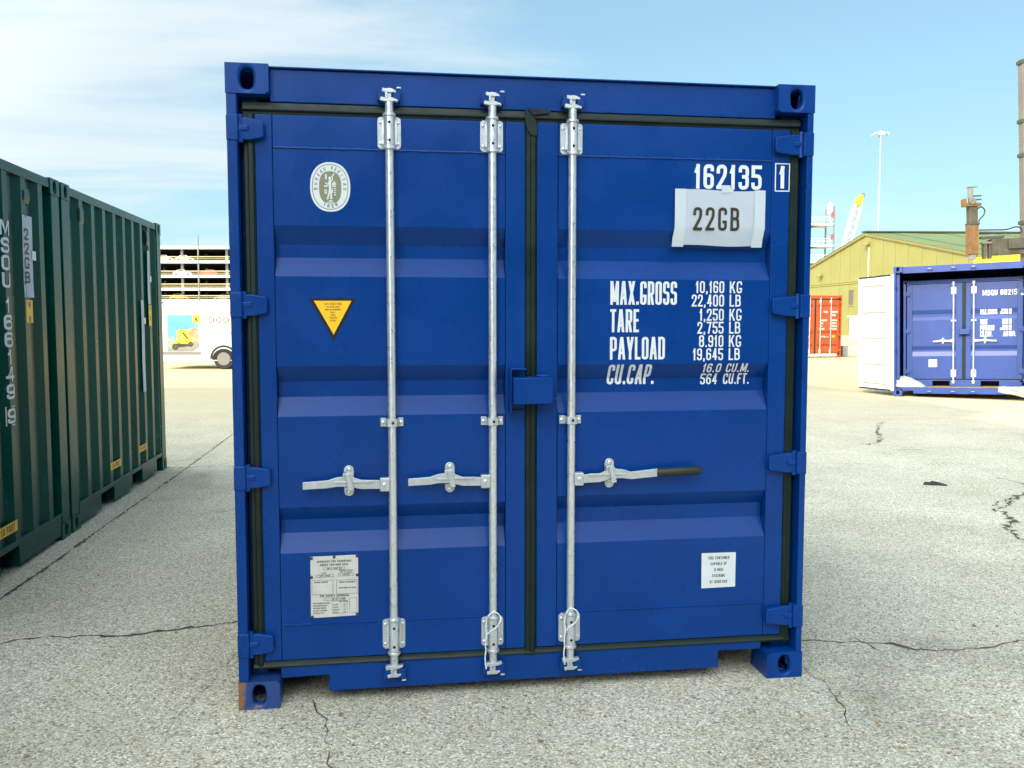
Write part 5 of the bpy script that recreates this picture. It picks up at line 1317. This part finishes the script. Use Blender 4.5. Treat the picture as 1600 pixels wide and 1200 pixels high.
for z in (5.60, 5.72): MB().box(P+.035, P+.30, -.05, .05, z, z+.04).build('guide_finger', 'trim_d', hd_, bevel=.005)
mb = MB(); mb.prism([(P-.12, 3.66), (P+.08, 3.66), (P+.10, 3.84), (P-.10, 3.84)], 'y', -.09, .11); mb.build('post_foot', 'pole', hd_, bevel=.02)
def spl(p, k=6):
    o = []
    for i in range(len(p)-1):
        a, bb, c, d = Vector(p[max(i-1, 0)]), Vector(p[i]), Vector(p[i+1]), Vector(p[min(i+2, len(p)-1)])
        for j in range(k):
            t = j/k; o.append(.5*((2*bb)+(-a+c)*t+(2*a-5*bb+4*c-d)*t*t+(-a+3*bb-3*c+d)*t**3))
    o.append(Vector(p[-1])); return o
MB().tube(spl([(P+.10, 0, 5.15), (P+.20, 0, 5.33), (P+.32, 0, 5.37), (P+.42, 0, 5.26), (P+.38, 0, 5.10), (P+.26, 0, 4.98), (P+.20, 0, 4.80), (P+.20, 0, 4.4)]), .022, 8).build('hydraulic_hose', 'hose', hd_)
MB().tube(spl([(P+.20, -.03, 4.62), (P+.7, -.03, 4.60), (P+1.1, -.03, 4.59), (P+1.40, -.03, 4.66), (P+1.58, -.03, 4.62), (P+1.60, -.03, 4.50), (P+1.45, -.03, 4.46), (P+.9, -.03, 4.48), (P+.2, -.03, 4.49)]), .022, 8).build('hydraulic_hose', 'hose', hd_)
# chassis behind the mast
MB().box(-.2, 1.3, .45, 6.0, .55, 1.5).build('chassis', 'label_y', hd_, bevel=.08); MB().box(.0, 1.1, 2.4, 4.0, 1.5, 3.1).build('cab', 'label_y', hd_, bevel=.06); MB().box(.06, 1.04, 2.37, 2.395, 1.9, 2.95).build('cab_window', 'glass', hd_)
for y in (.9, 5.0):
    for x in (-.55, 1.3):
        mb = MB(); mb.lathe([(.35, 0), (.62, .03), (.66, .12), (.66, .30), (.62, .40), (.35, .42)], (x, y, .66), 'x', 24); w_ = mb.build('wheel', 'rubber_t', hd_)
        mb = MB(); mb.lathe([(.001, -.01), (.2, -.015), (.36, -.005)], (x, y, .66), 'x', 18); mb.build('rim', 'alloy', w_)

# yellow containers stacked two high in front of the shed
fdir = Vector((-.150, -.989, 0))
for k in range(2):
    t = thing('shipping_container', ('lower yellow container of the stack' if k == 0 else 'bright yellow container showing above the open blue container roof'), 'shipping container', (0, 0, 0), 0, 'yellow containers stacked near the warehouse')
    far = world_at(53, 27.0); t.location = far + fdir*6.058 + Vector((0, 0, k*2.595)); t.rotation_euler = (0, 0, math.atan2(fdir.x, -fdir.y))
    shell(t, W, H, 6.058, 'yellow', front='closed')

# ================================================================== tall shed behind the camera that shades the yard
sh = thing('warehouse', 'tall grey storage shed standing off to the left whose shade covers the yard', 'warehouse', (0, 0, 0))
te = math.tan(SUN_EL); off_ = .70711/te
def block(x1, y1, x0, y0, h, nm):
    mb = MB(); mb.box(x0, x1, y0, y1, 0, h-.3); o = mb.build('shed_wall', 'shed', sh, smooth=False)
    MB().box(x0-.1, x1+.0, y0-.1, y1+.0, h-.3, h).build('shed_roof', 'shedroof', sh, smooth=False)
    return o
HB = 11.9; o1_ = HB*off_
cxs, cys = 11.0-o1_, 18.3-o1_
block(cxs, cys, cxs-30, cys-7.7, HB, 'a')
h2 = HB-.55; block(cxs-1.0+ (HB-h2)*off_ - .0, cys-7.702, cxs-30, cxs-.24-5.0, h2, 'b')
for k in range(1): MB().box(cxs+.005, cxs+.06, cys-6.5, cys-2.0, .05, 4.6).build('roller_door', 'pole_w', sh, smooth=False)

# unseen low dark shed, added behind the camera to darken the door reflections
sb = thing('warehouse', 'unseen low dark shed, added to be mirrored in the blue container doors', 'warehouse', (0, 0, 0))
MB().box(-3.5, 34, -34, -14.0, 0, SHB).build('shed_wall', 'added_dark', sb, smooth=False)
MB().box(-3.8, 34.3, -34.3, -13.7, SHB+.001, SHB+.25).build('shed_roof', 'shedroof', sb, smooth=False)
for k in range(4): MB().box(2+k*8, 6.5+k*8, -13.995, -13.93, .05, 4.2).build('roller_door', 'pole', sb, smooth=False)

# ================================================================== small litter
mb = MB(); top = [(-.11, -.012), (-.095, .012), (-.05, .020), (-.02, .032), (.03, .022), (.075, .014), (.115, -.004), (.10, -.022), (.04, -.018), (-.03, -.026), (-.08, -.024)]
hts = [.010, .022, .018, .030, .024, .016, .008, .006, .012, .014, .008]; k = len(top)
mb.v += [(x, y*1.6, -.003) for x, y in top] + [(x*.92, y*1.4, h) for (x, y), h in zip(top, hts)]
for i in range(k): j = (i+1) % k; mb.f.append((i, j, k+j, k+i)); mb.m.append(0)
mb.f.append(tuple(range(k, 2*k))); mb.m.append(0)
db = mb.build('litter', 'rubber_t', smooth=False, loc=(5.87, 4.22, .002)); db.rotation_euler = (0, 0, R(-25)); tag(db, 'dark scrap of rubber lying alone on the grey ground at right', 'scrap')
# loose chips and leaf fragments over the near ground
rnd = random.Random(5); mb = MB()
for k in range(900):
    x, y = rnd.uniform(-2.2, 4.4), rnd.uniform(-1.4, 2.4)
    if 0 < x < 2.44 and 0 < y: continue
    r = rnd.uniform(.003, .0075); a = rnd.uniform(0, 6.28); mb.cur = 0 if rnd.random() < .94 else (1 if rnd.random() < .6 else 2)
    if mb.cur: r *= 1.6
    pts = [(x+r*rnd.uniform(.7, 1.3)*math.cos(a+q*1.2566), y+r*rnd.uniform(.7, 1.3)*math.sin(a+q*1.2566)) for q in range(5)]
    h = r*rnd.uniform(.5, .9); i0 = len(mb.v)
    mb.v += [(p[0], p[1], -.002) for p in pts] + [(x+(p[0]-x)*.55, y+(p[1]-y)*.55, h) for p in pts]
    for q in range(5): j = (q+1) % 5; mb.f.append((i0+q, i0+j, i0+5+j, i0+5+q)); mb.m.append(mb.cur)
    mb.f.append(tuple(i0+5+q for q in range(5))); mb.m.append(mb.cur)
for k in range(150):
    x, y = rnd.gauss(1.2, 1.1), rnd.uniform(-1.1, -.03)
    r = rnd.uniform(.005, .011); a = rnd.uniform(0, 6.28); mb.cur = rnd.choice((1, 1, 2, 0))
    pts = [(x+r*rnd.uniform(.6, 1.4)*math.cos(a+q*1.047), y+r*rnd.uniform(.6, 1.4)*math.sin(a+q*1.047)) for q in range(6)]
    h = r*.35; i0 = len(mb.v)
    mb.v += [(p[0], p[1], -.002) for p in pts] + [(x+(p[0]-x)*.6, y+(p[1]-y)*.6, h) for p in pts]
    for q in range(6): j = (q+1) % 6; mb.f.append((i0+q, i0+j, i0+6+j, i0+6+q)); mb.m.append(mb.cur)
    mb.f.append(tuple(i0+6+q for q in range(6))); mb.m.append(mb.cur)
M['stone'] = mat('pale_stone', (0.50, 0.49, 0.44), 0.8, var=0.3, vscale=60); M['stoneb'] = mat('rust_stone', (0.42, 0.20, 0.08), 0.8); M['stoned'] = mat('brown_stone', (0.22, 0.15, 0.09), 0.8)
stuff(tag(mb.build('loose_stones', ['stone', 'stoneb', 'stoned'], smooth=False), 'small pale and rusty stones scattered over the near ground', 'gravel'))
